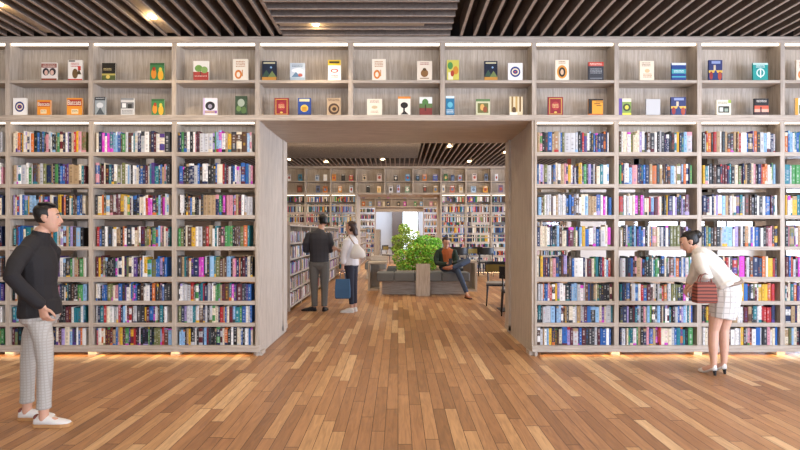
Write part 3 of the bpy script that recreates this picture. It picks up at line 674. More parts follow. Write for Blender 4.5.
def frame_table(x0, x1, y0, y1, zt, label, cut):
    t = thing('side_table', label, 'side table', ((x0+x1)/2, (y0+y1)/2, 0)); w = .055
    part('top', B(x0, x1, y0, y1, zt-w, zt), M['wood_h'], t, .004)
    o0, o1 = (x0, x0+w) if cut < 0 else (x1-w, x1)
    part('side_panel', B(o0, o1, y0, y1, 0, zt-w-.0005), M['wood_v'], t, .004)
    a, b = (o1, o1+.22) if cut < 0 else (o0-.22, o0)
    part('foot_board', B(a+.0005, b, y0, y1, 0, .05), M['wood_h'], t, .004)
    part('back_board', B(a+.0005, b, y1-.03, y1, .0505, zt-w-.0005), M['wood_v'], t)
frame_table(-.76, -.29, 13.72, 14.25, .725, 'open-framed pale wood side table at the left end of the planter', -1)
frame_table(1.46, 1.98, 13.55, 14.15, .765, 'pale wood side table at the right end, behind the sitting man', 1)
b2 = thing('low_bench', 'low grey-topped bench farther back beside the aisle, left of the shrubs', 'bench', (-.72, 17.8, 0))
part('base', B(-1.0, -.45, 17.2, 18.3, 0, .3), M['wood_h'], b2); part('cushion', B(-1.05, -.38, 17.1, 18.4, .302, .52), M['cushion'], b2, .03)
part('back_rest', B(-.93, -.38, 18.42, 18.55, 0, .68), M['wood_h'], b2)

def shrub(label, cx, cy, z0, spots, n, size, cols, seed):
    q = random.Random(seed); t = thing('shrub', label, 'shrub', (cx, cy, z0)); st = MB(); lf = MB(); cc = [lin(c) for c in cols]
    for (x, y, z, rx, ry, rz, share) in spots:
        base = Vector((cx + q.uniform(-.08, .08), cy + q.uniform(-.08, .08), z0)); top = Vector((x, y, z))
        mid = base.lerp(top, .55) + Vector((q.uniform(-.04, .04), q.uniform(-.04, .04), .05))
        st.limb([base, mid, top], [.012, .008, .004], n=6)
        for i in range(int(n*share)):
            while True:
                d = Vector((q.uniform(-1, 1), q.uniform(-1, 1), q.uniform(-1, 1)))
                if d.length < 1: break
            if d.length > .01: d = d.normalized() * d.length**.55
            p = top + Vector((d.x*rx, d.y*ry, d.z*rz))
            if q.random() < .012: st.limb([top.lerp(p, .1), top.lerp(p, .95)], [.004, .002], n=5)
            e = Euler((q.uniform(-.9, .9), q.uniform(-.9, .9), q.uniform(0, 2*PI))).to_matrix(); s = size*q.uniform(.6, 1.25)
            c = q.choice(cc); c = tuple(x_*q.uniform(.8, 1.15) for x_ in c)
            pts = [(-.5, 0, 0), (0, -.28, -.06), (.5, 0, -.02), (0, .28, -.06)]
            P = [p + e @ Vector(w)*s for w in pts]
            lf.face([P[0], P[1], P[2]], c); lf.face([P[0], P[2], P[3]], c)
    part('foliage', lf, M['leaf'], t); part('stems', st, M['stem'], t, smooth=True)
    return t
def sp(px, py, Y, rx, rz, share, ry=.25): return (wx(px, Y), Y, wz(py, Y), rx*Y/F, ry, rz*Y/F, share)
shrub('tall airy yellow-green shrub at the back left of the planter', .3, 13.85, .5,
      [sp(404, 229, 13.9, 6, 6, .16), sp(412, 236, 13.9, 9, 7, .2), sp(400, 240, 13.8, 9, 6, .22), sp(408, 247, 13.8, 12, 8, .26), sp(396, 249, 13.8, 5, 4, .08), sp(420, 244, 13.9, 6, 6, .14)], 2100, .07,
      ['#9cb83e', '#b4cf55', '#82a83a', '#c8da72'], 1)
shrub('dense low bright green shrub filling the front of the planter', .55, 13.3, .5,
      [sp(404, 258, 13.35, 12, 9, .2, .2), sp(418, 254, 13.4, 13, 11, .25, .2), sp(430, 256, 13.35, 10, 12, .22, .2), sp(404, 267, 13.22, 8, 6, .15, .12), sp(424, 265, 13.22, 13, 8, .18, .12)], 4600, .064,
      ['#78c63c', '#93d650', '#5fae36', '#b2de66', '#bcc24a', '#a59a42'], 2)
shrub('bushy green shrub at the right of the planter beside the sitting man', .95, 13.8, .5,
      [sp(426, 243, 13.8, 11, 8, .35), sp(436, 246, 13.8, 7, 9, .3), sp(418, 248, 13.8, 11, 8, .35)], 2600, .058, ['#7fca4a', '#62b03a', '#a2dc66'], 3)

# ---------------------------------------------------------------- chairs
def make_chair():
    t = thing('chair', 'chair', 'chair')
    m_ = MB(); m_.box(-.22, .22, -.22, .21, .44, .475); part('seat', m_, M['seat'], t, .012)
    m_ = MB(); m_.box(-.215, .215, -.215, .205, .405, .439); part('seat_frame', m_, M['black'], t, .004)
    for sx in (-1, 1):
        m_ = MB(); m_.limb([(sx*.21, -.23, .012), (sx*.19, -.19, .42)], [.012, .017], n=8); part('leg', m_, M['black'], t, smooth=True)
        m_ = MB(); m_.limb([(sx*.225, .26, .012), (sx*.195, .2, .43), (sx*.205, .245, .72)], [.012, .017, .013], n=8); part('leg', m_, M['black'], t, smooth=True)
    def curved(r0, r1, z0, z1):
        mb = MB(); n = 14; o_ = []
        for i in range(n+1):
            a = math.radians(-52 + 104*i/n); s, c = math.sin(a), math.cos(a); y = lambda r: -.07 + r*c
            o_.append([(r0*s, y(r0), z0), (r1*s, y(r1), z0), (r1*s, y(r1), z1), (r0*s, y(r0), z1)])
        mb.rings(o_); return mb
    part('backrest', curved(.31, .335, .66, .88), M['black'], t, .006)
    part('back_pad', curved(.285, .3095, .665, .815), M['olive'], t, .005)
    return t
ch = make_chair()
CH = [(2.02, 11.0, -12, 'black chair with olive back pad and grey seat at the passage right jamb'),
      (2.08, 9.75, 172, 'nearest black chair, mostly hidden by the passage right jamb'),
      (wx(485.3, 18.3), 18.3, 176, 'black chair seen from behind, right of the two before the far bookcase'),
      (wx(459, 18.3), 18.3, 184, 'black chair seen from behind just over the sitting man\'s shoulder'),
      (wx(475.5, 18.95), 18.9, 6, 'black chair with olive back pad turned to us before the far bookcase'),
      (wx(453.5, 18.95), 18.9, 0, 'black chair mostly hidden behind the sitting man\'s head'),
      (wx(388, 25), 25, 60, 'small dark chair in the distant room left of the shrubs')]
for i, (x, y, a, lab) in enumerate(CH):
    o = ch if i == 0 else copy_tree(ch)
    o.location = (x, y, 0); o.rotation_euler = (0, 0, math.radians(a)); tag(o, lab, 'chair', 'black chairs in the reading rooms')
    if 17 < y < 20: o.scale = (1.08, 1, 1.1)
tb = thing('table', 'small square table on a black base plate, behind the passage right jamb', 'table', (2.5, 10.35, 0))
part('table_top', B(2.12, 2.95, 9.98, 10.72, .72, .75), M['olive'], tb, .004); m_ = MB(); m_.cyl((2.52, 10.35), .03, .012, .72, 16); part('column', m_, M['black'], tb)
part('base_plate', B(1.93, 2.75, 10.1, 10.6, 0, .012), M['black'], tb)
m_ = MB(); m_.cyl((2.16, 10.45), .032, .7505, .85, 20, .042); solo('cup', m_, M['cream'], 'beige cup on the small table beside the passage right jamb', 'cup', (2.16, 10.45, .7505), smooth=False)
t2 = thing('table', 'dark table in the distant room seen left of the shrubs', 'table', (wx(394, 26), 26, 0))
part('table_top', B(wx(387, 26), wx(402, 26), 25.7, 26.5, .7, .75), M['navy'], t2)
for a in (wx(387.5, 26), wx(401, 26)): part('leg', B(a-.03, a+.03, 25.75, 26.4, 0, .7), M['wood_v'], t2)

# ---------------------------------------------------------------- people
SKIN = plain('skin', '#c99a80', .5, bscale=40); SKIN_L = plain('fair skin', '#d3a68e', .5, bscale=40)
LIP = plain('lips', '#a8645a', .45)
EYE = plain('eye dark', '#1c1512', .2); SCL = plain('eye white', '#b5aaa2', .4)
def hairmat(c): return plain('hair', c, .45, bump=.5, bscale=160)
def remesh(mb, name, mat, parent, voxel=.006, smooth=3, label=None, floor_z=None):
    me = mb.mesh(name, (0, 0, 0)); bm = bmesh.new(); bm.from_mesh(me); bmesh.ops.remove_doubles(bm, verts=bm.verts, dist=1e-5); bmesh.ops.recalc_face_normals(bm, faces=bm.faces); bm.to_mesh(me); bm.free()
    ob = bpy.data.objects.new(name, me); COL.objects.link(ob)
    r = ob.modifiers.new('r', 'REMESH'); r.mode = 'VOXEL'; r.voxel_size = voxel
    s = ob.modifiers.new('s', 'SMOOTH'); s.factor = .5; s.iterations = smooth
    dg = bpy.context.evaluated_depsgraph_get(); m2 = bpy.data.meshes.new_from_object(ob.evaluated_get(dg)); bpy.data.objects.remove(ob); bpy.data.meshes.remove(me)
    m2.name = name
    m2.polygons.foreach_set('use_smooth', [True]*len(m2.polygons)); m2.materials.clear()
    o = link(name, m2, mat, parent)
    if label: o['label'] = label
    return o
HEAD = [(-.118, .050, .018, .020), (-.106, .047, .034, .034), (-.082, .036, .055, .050), (-.05, .020, .074, .061), (-.02, .008, .087, .068), (.02, .0, .095, .074), (.06, -.008, .093, .074), (.09, -.012, .076, .062), (.109, -.015, .046, .038), (.117, -.015, .016, .014)]
def head_mat(c, yaw, pitch=0, roll=0, s=1.):
    """+x of the head frame looks forward; yaw about z, pitch down positive"""
    return Matrix.Translation(Vector(c)) @ Euler((roll, pitch, yaw)).to_matrix().to_4x4() @ Matrix.Scale(s, 4)
def head(mb, hm, k=20):
    rr = []
    for z, f, a, b in HEAD: rr.append([hm @ Vector((f + a*math.cos(2*PI*i/k), b*math.sin(2*PI*i/k), z)) for i in range(k)])
    mb.rings(rr)
    mb.limb([hm @ Vector(p) for p in ((.088, 0, .022), (.101, 0, -.005), (.112, 0, -.024), (.098, 0, -.034))], [.008, .011, .013, .011], n=10)
    for s in (-1, 1):
        mb.limb([hm @ Vector((-.008, s*.073, .018)), hm @ Vector((-.012, s*.08, .0)), hm @ Vector((-.002, s*.074, -.03))], [(.018, .007), (.02, .008), (.012, .006)], ref=hm.to_3x3() @ Vector((1, 0, 0)), n=10)
        mb.limb([hm @ Vector((.083, s*.012, .034)), hm @ Vector((.07, s*.045, .032))], [.011, .009], n=8)
    mb.limb([hm @ Vector((.088, -.018, -.058)), hm @ Vector((.094, 0, -.056)), hm @ Vector((.088, .018, -.058))], [.007, .01, .007], n=8)
    mb.limb([hm @ Vector((.076, 0, -.1)), hm @ Vector((.08, 0, -.095))], [.016, .014], n=8)
def face_bits(parent, hm, browc):
    for s in (-1, 1):
        m_ = MB(); m_.ell(hm @ Vector((.079, s*.031, .012)), .0105, .0105, .0085); e = part('eye', m_, SCL, parent, smooth=True)
        m_ = MB(); m_.ell(hm @ Vector((.0865, s*.031, .012)), .0045, .0065, .0065); part('iris', m_, EYE, e, smooth=True)
        m_ = MB(); m_.limb([hm @ Vector((.0935, s*.014, .04)), hm @ Vector((.089, s*.035, .044)), hm @ Vector((.074, s*.053, .036))], [.0035, .004, .003], n=6); part('eyebrow', m_, browc, parent, smooth=True)
    m_ = MB(); m_.limb([hm @ Vector((.0925, -.02, -.058)), hm @ Vector((.1015, 0, -.0565)), hm @ Vector((.0925, .02, -.058))], [.0045, .0065, .0045], n=8); part('mouth', m_, LIP, parent, smooth=True)
def hair_short(hm, extra=None, low=-.03, grow=1.07, back=-.02, brow=.062):
    mb = MB(); k = 20; rr = []
    prof = [(low-.02, back, .053, .061), (low, back-.002, .07, .071)] + [(z, f+back*(1 if z < brow else .2), a*grow*(.92 if z < brow else 1), b*grow) for z, f, a, b in HEAD if z > low+.01]
    prof = prof[:-1] + [(.118, -.02, .05, .04), (.126, -.02, .018, .015)]
    for z, f, a, b in prof: rr.append([hm @ Vector((f + a*math.cos(2*PI*i/k), b*math.sin(2*PI*i/k), z)) for i in range(k)])
    mb.rings(rr)
    if extra: extra(mb)
    return mb
def hand(mb, wrist, d, nrm, thumb_side, curl=.5, s=1.):
    """palm from the wrist along d; palm faces nrm; thumb on thumb_side (vector)"""
    d = Vector(d).normalized(); nrm = Vector(nrm); nrm = (nrm - d*nrm.dot(d)).normalized(); u = d.cross(nrm)
    if u.dot(Vector(thumb_side)) < 0: u = -u
    w = Vector(wrist); k = w + d*.085*s
    mb.limb([w - d*.01, w + d*.03*s, k], [(.026*s, .019*s), (.038*s, .015*s), (.040*s, .013*s)], ref=u, n=12)
    for off, ln in ((.031, .072), (.0105, .08), (-.0105, .074), (-.031, .058)):
        p = k - d*.012 + u*off*s*1.04; a = curl*.35; pts = [p]; dd = d
        for seg, f in ((.46, .5), (.3, .9), (.24, 1.1)):
            a += curl*f*.55; dd = (d*math.cos(a) + nrm*math.sin(a)); p = p + dd*ln*seg*s + u*off*.05; pts.append(p)
        mb.limb(pts, [.0088*s, .0082*s, .0076*s, .0066*s], ref=u, n=8)
    p0 = w + d*.025*s + u*.026*s; p1 = p0 + (d*.5 + u*.75 + nrm*.25).normalized()*.038*s; p2 = p1 + (d*.85 + u*.3 + nrm*.35).normalized()*.03*s; p3 = p2 + (d*.95 + nrm*.45).normalized()*.024*s
    mb.limb([p0, p1, p2, p3], [.014*s, .0105*s, .0092*s, .0078*s], ref=u, n=8)
def shoe(parent, heel, d, ln, c_mat, sole_mat, hgt=.085, wid=.045, toe_h=.05, name='shoe', label=None):
    """closed shoe on the floor: heel point on the ground, pointing along d"""
    d = Vector((d[0], d[1], 0)).normalized(); s = Vector((-d.y, d.x, 0)); hl = Vector(heel)
    prof = [(0, .55, hgt*.8), (.06, .8, hgt), (.22, .9, hgt*1.05), (.4, .92, hgt*.95), (.6, 1.08, toe_h*1.25), (.8, 1.05, toe_h), (.93, .8, toe_h*.8), (1, .4, toe_h*.5)]
    mb = MB(); rr = []
    for t, w, h in prof:
        c = hl + d*ln*t; w *= wid
        r = [c + s*(w*math.cos(a)) + Vector((0, 0, .022 + (h-.022)*math.sin(a)**.8)) for a in (PI*i/10 for i in range(11))]
        r += [c - s*w*.5 + Vector((0, 0, .02)), c + s*w*.5 + Vector((0, 0, .02))]
        rr.append(r)
    mb.rings(rr); o = part(name, mb, c_mat, parent, smooth=True, label=label)
    sb = MB(); rr = []
    for t, w, h in prof:
        c = hl + d*(ln*(t*1.03-.015)); w = w*wid*1.06
        rr.append([c + s*w + Vector((0, 0, .001)), c + s*w + Vector((0, 0, .026)), c - s*w + Vector((0, 0, .026)), c - s*w + Vector((0, 0, .001))])
    sb.rings(rr); part('sole', sb, sole_mat, o); return o
def plaid(name, c0, c1, sx, sz, th=.82):
    m, nt, b = new_mat(name); tc = nt.nodes.new('ShaderNodeTexCoord')
    outs = []
    for dirn, s in (('X', sx), ('Z', sz)):
        w = nt.nodes.new('ShaderNodeTexWave'); w.bands_direction = dirn; w.inputs['Scale'].default_value = s; w.inputs['Distortion'].default_value = .3
        nt.links.new(tc.outputs['Object'], w.inputs['Vector']); g = nt.nodes.new('ShaderNodeMath'); g.operation = 'GREATER_THAN'; g.inputs[1].default_value = th
        nt.links.new(w.outputs['Fac'], g.inputs[0]); outs.append(g.outputs[0])
    a = nt.nodes.new('ShaderNodeMath'); a.operation = 'MAXIMUM'; nt.links.new(outs[0], a.inputs[0]); nt.links.new(outs[1], a.inputs[1])
    mx = nt.nodes.new('ShaderNodeMix'); mx.data_type = 'RGBA'; nt.links.new(a.outputs[0], mx.inputs['Factor']); mx.inputs['A'].default_value = L4(c0); mx.inputs['B'].default_value = L4(c1)
    nt.links.new(mx.outputs['Result'], b.inputs['Base Color']); b.inputs['Roughness'].default_value = .85; return m
def stripes(name, c0, c1, s):
    m, nt, b = new_mat(name); tc = nt.nodes.new('ShaderNodeTexCoord'); w = nt.nodes.new('ShaderNodeTexWave'); w.bands_direction = 'Z'; w.inputs['Scale'].default_value = s; w.inputs['Distortion'].default_value = .6
    nt.links.new(tc.outputs['Object'], w.inputs['Vector']); rp = nt.nodes.new('ShaderNodeValToRGB'); rp.color_ramp.elements[0].position = .55; rp.color_ramp.elements[1].position = .75
    rp.color_ramp.elements[0].color = L4(c0); rp.color_ramp.elements[1].color = L4(c1); nt.links.new(w.outputs['Fac'], rp.inputs[0]); nt.links.new(rp.outputs[0], b.inputs['Base Color']); b.inputs['Roughness'].default_value = .8; return m
V = Vector
def grow(r, g): return [tuple(x+g for x in q) if isinstance(q, tuple) else q+g for q in r]

# --- standing man, left: side view, black jacket, light trousers
P = thing('person', 'standing man at the left in black jacket, light grey trousers and white sneakers', 'person', (-2.80, 4.22, 0))
skin, jack, pant = MB(), MB(), MB()
yaw = math.radians(6); f = V((math.cos(yaw), math.sin(yaw), 0)); lf_ = V((-math.sin(yaw), math.cos(yaw), 0))   # forward, left (away from us)
hm = head_mat((.055, .01, 1.60), math.radians(24), math.radians(4), 0, .93); head(skin, hm)
skin.limb([(-.0, 0, 1.38), (.012, 0, 1.44), (.03, .005, 1.51)], [.062, .056, .054], n=12)
torso = [(.01, 0, .86), (.005, 0, .97), (-.005, 0, 1.08), (-.005, 0, 1.2), (-.015, 0, 1.31), (-.012, 0, 1.375), (-.0, 0, 1.415)]
tr = [(.155, .112), (.158, .112), (.15, .105), (.165, .118), (.165, .108), (.12, .085), (.065, .062)]
skin.limb(torso, tr, ref=lf_); jack.limb(torso, grow(tr, .013), ref=lf_)
jack.limb([(-.0, -.14, 1.35), (-.0, -.07, 1.405), (.0, .0, 1.425), (.0, .07, 1.405), (-.0, .14, 1.35)], [.06, .068, .07, .068, .06])
jack.limb([(.015, 0, .838), (.012, 0, .88), (.01, 0, .96)], [(.186, .142), (.186, .142), (.178, .132)], ref=lf_, round_ends=False)
jack.limb([(.0, 0, 1.395), (.01, 0, 1.45), (.018, .002, 1.495)], [.08, .068, .062], n=14, round_ends=False)
for side, pts in ((-1, [(.0, -.155, 1.345), (.0, -.25, 1.26), (.02, -.325, 1.165), (.09, -.275, 1.05), (.165, -.21, .94)]), (1, [(-.0, .165, 1.345), (-.05, .22, 1.24), (-.09, .235, 1.12), (-.07, .22, 1.0), (-.02, .2, .9)])):
    r = [.05, .046, .042, .038, .03]
    skin.limb(pts, r); jack.limb(pts[:-1] + [V(pts[-2]).lerp(V(pts[-1]), .9)], grow(r, .015))
    w = V(pts[-1]); hand(skin, w, (.12, .1 if side < 0 else -.1, -.95), (.1, 1*(-side), .1) if side > 0 else (.2, .9, .1), (1, 0, .2), .75)
for side, pts in ((-1, [(.055, -.078, .80), (.095, -.09, .66), (.105, -.085, .48), (.092, -.075, .28), (.085, -.07, .1)]), (1, [(-.05, .078, .80), (-.115, .09, .66), (-.14, .085, .48), (-.145, .085, .28), (-.145, .08, .1)])):
    r = [.072, .062, .05, .045, .034]
    skin.limb(pts + [V(pts[-1]) + V((.0, 0, -.05))], r + [.036]); pant.limb(pts[:-1] + [V(pts[-1]) + V((0, 0, .045))], [.083, .07, .057, .052, .05], round_ends=False)
    skin.limb([V(pts[-1]) + V((-.02, 0, -.045)), V(pts[-1]) + V((.1, 0, -.06))], [.03, .025])
    pant.limb([V(pts[-1]) + V((0, 0, .035)), V(pts[-1]) + V((0, 0, .07))], [.053, .053], round_ends=False)
pant.limb([(.01, 0, .8), (.01, 0, .86), (.005, 0, .95)], [(.17, .115), (.172, .122), (.165, .118)], ref=lf_)
remesh(skin, 'body', SKIN, P, .0045, 2)
remesh(jack, 'jacket', plain('black jacket cloth', '#232021', .85, bump=.4, bscale=120), P, .007, 3)
remesh(pant, 'trousers', plaid('light grey checked cloth', '#aaa49b', '#9d978f', 14, 14), P, .007, 3)
hb = hairmat('#1d1815')
part('hair', hair_short(hm, low=-.025, grow=1.035, back=-.009, extra=lambda mb: mb.limb([hm @ V((.055, 0, .106)), hm @ V((0, 0, .122)), hm @ V((-.06, 0, .108))], [(.046, .012), (.052, .016), (.045, .016)], ref=hm.to_3x3() @ V((0, 1, 0)))), hb, P, smooth=True)
face_bits(P, hm, hb)
WH = plain('white leather', '#dcd8d2', .5); GUM = plain('gum sole', '#b98a58', .6); HT = plain('rust heel tab', '#7d4438', .6)
for x, y in ((.015, -.07), (-.205, .08)):
    s = shoe(P, (x, y, 0), (1, .05), .27, WH, GUM)
    m_ = MB(); m_.ell((x+.014, y, .073), .018, .031, .02); part('heel_tab', m_, HT, s, smooth=True)

# --- woman on the right, bending to the shelves, seen from behind
P = thing('person', 'woman bending toward the right bookcase in white blouse, checked white skirt and white heels', 'person', (3.355, 5.66, 0))
skin, blou, skirt = MB(), MB(), MB()
side = V((.80, .60, 0)).normalized()
hm = head_mat((-.205, .19, 1.385), math.radians(155), math.radians(30), 0, .92); head(skin, hm)
torso = [(.075, .0, .84), (.065, .0, .95), (.02, .03, 1.04), (-.04, .07, 1.13), (-.105, .11, 1.22), (-.145, .135, 1.275)]
tr = [(.16, .12), (.145, .108), (.125, .09), (.14, .098), (.135, .085), (.075, .06)]
skin.limb(torso, tr, ref=side); skin.limb([(-.13, .125, 1.25), (-.18, .16, 1.32)], [.052, .047])
blou.limb(torso[1:], grow(tr[1:], .02), ref=side)
blou.limb([(.08, -.01, .93), (.06, 0, .97)], [(.172, .135), (.168, .13)], ref=side, round_ends=False)
near = [(-.205, .02, 1.235), (-.215, -.06, 1.12), (-.19, -.11, 1.035), (-.20, -.02, .98), (-.205, .07, .935)]
far_ = [(-.04, .21, 1.235), (-.08, .28, 1.12), (-.09, .30, 1.02), (-.10, .36, .94), (-.11, .42, .87)]
for pts in (near, far_):
    r = [.047, .042, .037, .033, .026]; skin.limb(pts, r); blou.limb(pts[:4], [.066, .064, .06, .054])
hand(skin, near[-1], (.0, .7, -.6), (.1, -.5, -.8), (-1, 0, 0), .8, .92); hand(skin, far_[-1], (-.05, .4, -.9), (.9, .2, -.1), (0, -1, 0), .6, .92)
for pts in ([(-.0, -.035, .84), (-.04, -.02, .6), (-.06, -.01, .46), (-.075, -.025, .3), (-.075, -.035, .13)], [(.135, .035, .84), (.105, .05, .6), (.085, .055, .46), (.075, .035, .3), (.068, .025, .13)]):
    skin.limb(pts, [.082, .066, .05, .046, .03]); skin.limb([pts[-1], V(pts[-1]) + V((-.005, .005, -.04)), V(pts[-1]) + V((-.05, .09, -.085))], [.03, .03, .026])
sk = [(.085, -.002, .96), (.08, 0, .86), (.06, .005, .72), (.04, .01, .592)]
skirt.limb(sk, [(.15, .125), (.182, .142), (.178, .135), (.16, .12)], ref=side, round_ends=False)
remesh(skin, 'body', SKIN_L, P, .0045, 2)
remesh(blou, 'blouse', plain('white blouse cloth', '#d3cdc3', .8, bump=.3, bscale=60), P, .007, 4)
remesh(skirt, 'skirt', plaid('checked white cloth', '#ccc7c0', '#a9a49d', 5.5, 5.5, .95), P, .006, 3)
m_ = MB(); m_.limb([(.09, -.004, .935), (.083, -.002, .968)], [(.172, .14), (.168, .136)], ref=side, round_ends=False, n=28); part('belt', m_, plain('tan belt', '#8a7462', .5), P, smooth=True)
hb = hairmat('#15100e')
def bun(mb): mb.ell(hm @ V((-.105, 0, .035)), .05, .05, .05)
part('hair', hair_short(hm, bun, -.035, 1.1, -.026), hb, P, smooth=True); face_bits(P, hm, hb)
BLK = plain('black shoe sole', '#1b1a1a', .5)
for x, y in ((-.072, -.06), (.066, 0)):
    d = V((-.22, .97, 0)).normalized(); s = V((-d.y, d.x, 0)); hl = V((x, y, 0)); rr = []
    for t, w, zb, zt in ((0, .022, .055, .12), (.12, .03, .055, .105), (.35, .033, .035, .075), (.6, .042, .006, .055), (.85, .036, .004, .04), (1, .014, .004, .02)):
        c = hl + d*(.225*t); rr.append([c + s*(w*math.cos(a)) + V((0, 0, zb + (zt-zb)*max(0, math.sin(a)))) for a in (PI*i/8 for i in range(9))] + [c - s*w*.6 + V((0, 0, zb-.003)), c + s*w*.6 + V((0, 0, zb-.003))])
    mb = MB(); mb.rings(rr); so = part('shoe', mb, WH, P, smooth=True)
    m_ = MB(); m_.limb([hl + d*.012 + V((0, 0, .055)), hl + d*.005 + V((0, 0, .003))], [(.02, .02), (.012, .012)], n=10, round_ends=False); part('heel', m_, BLK, so)
# her handbag
hbg = thing('handbag', 'reddish brown woven handbag hanging from the bending woman\'s arm', 'handbag', (3.355-.225, 5.66-.13, .77))
BRN = stripes('brown woven leather', '#8a4636', '#4a231b', 9)
mb = MB(); mb.rings([[V((3.13, 5.53, 0)) + V((sx*a, sy*b, z)) for sx, sy in ((-1, -1), (1, -1), (1, 1), (-1, 1))] for z, a, b in ((.765, .098, .05), (.78, .108, .055), (.93, .1, .05), (.975, .09, .03))])
part('bag_body', mb, BRN, hbg, .012)
for dy in (-.03, .03):
    m_ = MB(); m_.limb([(3.13+.06*math.cos(a), 5.53+dy*(1-.5*math.sin(a)), .965+.10*math.sin(a)) for a in (PI*i/8 for i in range(9))], [.006]*9, n=8); part('handle', m_, plain('brown strap', '#7a3c2e', .6), hbg, smooth=True)

# --- man at the low bookcase, seen from behind
P = thing('person', 'man seen from behind in dark striped sweater and grey trousers at the low bookcase', 'person', (-1.50, 10.2, 0))
skin, top, pant = MB(), MB(), MB(); side = V((1, .12, 0)).normalized()
hm = head_mat((.075, .07, 1.70), math.radians(112), math.radians(12)); head(skin, hm); skin.limb([(.03, 0, 1.48), (.055, .035, 1.6)], [.062, .055])
torso = [(.02, 0, .93), (.02, 0, 1.05), (.015, 0, 1.2), (.01, 0, 1.36), (.02, 0, 1.45), (.03, .01, 1.51)]
tr = [(.165, .115), (.16, .11), (.165, .112), (.19, .118), (.18, .095), (.075, .065)]
skin.limb(torso, tr, ref=side); top.limb(torso, grow(tr, .018), ref=side)
for pts in ([(-.165, -.01, 1.44), (-.225, -.04, 1.28), (-.235, .0, 1.14), (-.22, .14, 1.14), (-.17, .24, 1.18)], [(.19, .02, 1.44), (.225, .02, 1.28), (.215, .06, 1.14), (.15, .2, 1.14), (.04, .3, 1.18)]):
    r = [.055, .05, .044, .038, .03]; skin.limb(pts, r); top.limb(pts[:-1] + [V(pts[-2]).lerp(V(pts[-1]), .85)], grow(r, .015)); 
    hand(skin, pts[-1], (.3 if pts[0][0] < 0 else -.6, .6, .1), (.3, .1, .9), (0, .5, .6), .6)
for pts in ([(-.075, 0, .93), (-.08, .0, .7), (-.08, .0, .5), (-.075, .0, .3), (-.07, -.0, .09)], [(.105, 0, .93), (.115, .02, .7), (.115, .02, .5), (.115, .01, .3), (.11, .0, .09)]):
    skin.limb(pts, [.085, .075, .056, .05, .036]); pant.limb(pts, [.105, .09, .073, .064, .056], round_ends=False)
pant.limb([(.02, 0, .86), (.02, 0, .95), (.02, 0, 1.03)], [(.175, .125), (.178, .128), (.168, .12)], ref=side)
remesh(skin, 'body', SKIN, P, .005, 2); remesh(top, 'sweater', stripes('charcoal striped knit', '#2c2b2f', '#403f44', 14), P, .008, 3)
remesh(pant, 'trousers', plain('grey trouser cloth', '#6c6a65', .85), P, .008, 3)
hb = hairmat('#14110f'); part('hair', hair_short(hm, None, -.045, 1.1, -.022), hb, P, smooth=True); face_bits(P, hm, hb)
DK = plain('dark shoe leather', '#1e1c20', .45)
shoe(P, (-.04, -.01, 0), (-1, .12), .28, DK, DK); shoe(P, (.11, -.06, 0), (.05, 1), .28, DK, DK)
fb = MB(); fb.box(-1.50-.255, -1.50-.225, 10.2+.12, 10.2+.34, 1.05, 1.29); solo('folder', fb, plain('denim blue folder', '#3d5069', .7), 'denim blue folder held at the left side of the man seen from behind', 'folder', (-1.74, 10.43, 1.05), bevel=.004)

# --- woman beside him, white top, blue tote
P = thing('person', 'long-haired woman in white top and dark jeans facing the low bookcase, blue tote in hand', 'person', (-.88, 10.1, 0))
skin, top, pant = MB(), MB(), MB(); yaw = math.radians(150); side = V((math.sin(yaw), -math.cos(yaw), 0))
hm = head_mat((-.0, .02, 1.575), math.radians(160), math.radians(10), 0, .97); head(skin, hm); skin.limb([(.01, 0, 1.38), (.01, .01, 1.48)], [.05, .046])
torso = [(.01, 0, .88), (.01, 0, 1.0), (.005, 0, 1.12), (.0, 0, 1.25), (.008, 0, 1.34), (.01, 0, 1.4)]
tr = [(.15, .11), (.135, .1), (.125, .095), (.145, .105), (.14, .088), (.06, .055)]
skin.limb(torso, tr, ref=side); top.limb(torso, grow(tr, .022), ref=side)
for i, pts in enumerate(([(-.06, -.15, 1.33), (-.09, -.19, 1.18), (-.11, -.19, 1.06), (-.125, -.185, .93), (-.135, -.18, .83)], [(.05, .15, 1.33), (.0, .21, 1.18), (-.08, .22, 1.1), (-.2, .17, 1.12), (-.27, .12, 1.16)])):
    r = [.046, .042, .036, .032, .025]; skin.limb(pts, r); top.limb(pts[:4], [.066, .062, .058, .054]); hand(skin, pts[-1], V(pts[-1])-V(pts[-2]), (.2, 1 if i == 0 else -.3, 0), (-1, 0, .2), .9 if i == 0 else .5, .92)
for pts in ([(-.015, -.075, .88), (-.01, -.07, .66), (-.0, -.06, .48), (.015, -.06, .28), (.02, -.06, .1)], [(.035, .075, .88), (.045, .07, .66), (.055, .065, .48), (.06, .07, .28), (.07, .07, .1)]):
    skin.limb(pts + [V(pts[-1]) + V((0, 0, -.05))], [.08, .068, .05, .046, .032, .03]); pant.limb(pts[:-1] + [V(pts[-1]) + V((0, 0, .05))], [.092, .08, .062, .055, .045], round_ends=False)
pant.limb([(.01, 0, .84), (.01, 0, .92), (.01, 0, .98)], [(.16, .12), (.16, .122), (.15, .112)], ref=side)
remesh(skin, 'body', SKIN_L, P, .005, 2); remesh(top, 'blouse', plain('white cotton', '#e3e1e2', .8), P, .008, 3); remesh(pant, 'jeans', plain('dark navy denim', '#30323f', .85), P, .008, 3)
hb = hairmat('#3a2620')
def longhair(mb): mb.limb([hm @ V((-.04, 0, .04)), hm @ V((-.075, 0, -.06)), hm @ V((-.08, 0, -.16))], [(.07, .05), (.085, .045), (.075, .03)], ref=hm.to_3x3() @ V((0, 1, 0)))
part('hair', hair_short(hm, longhair, -.06, 1.1, -.025), hb, P, smooth=True); face_bits(P, hm, hb)
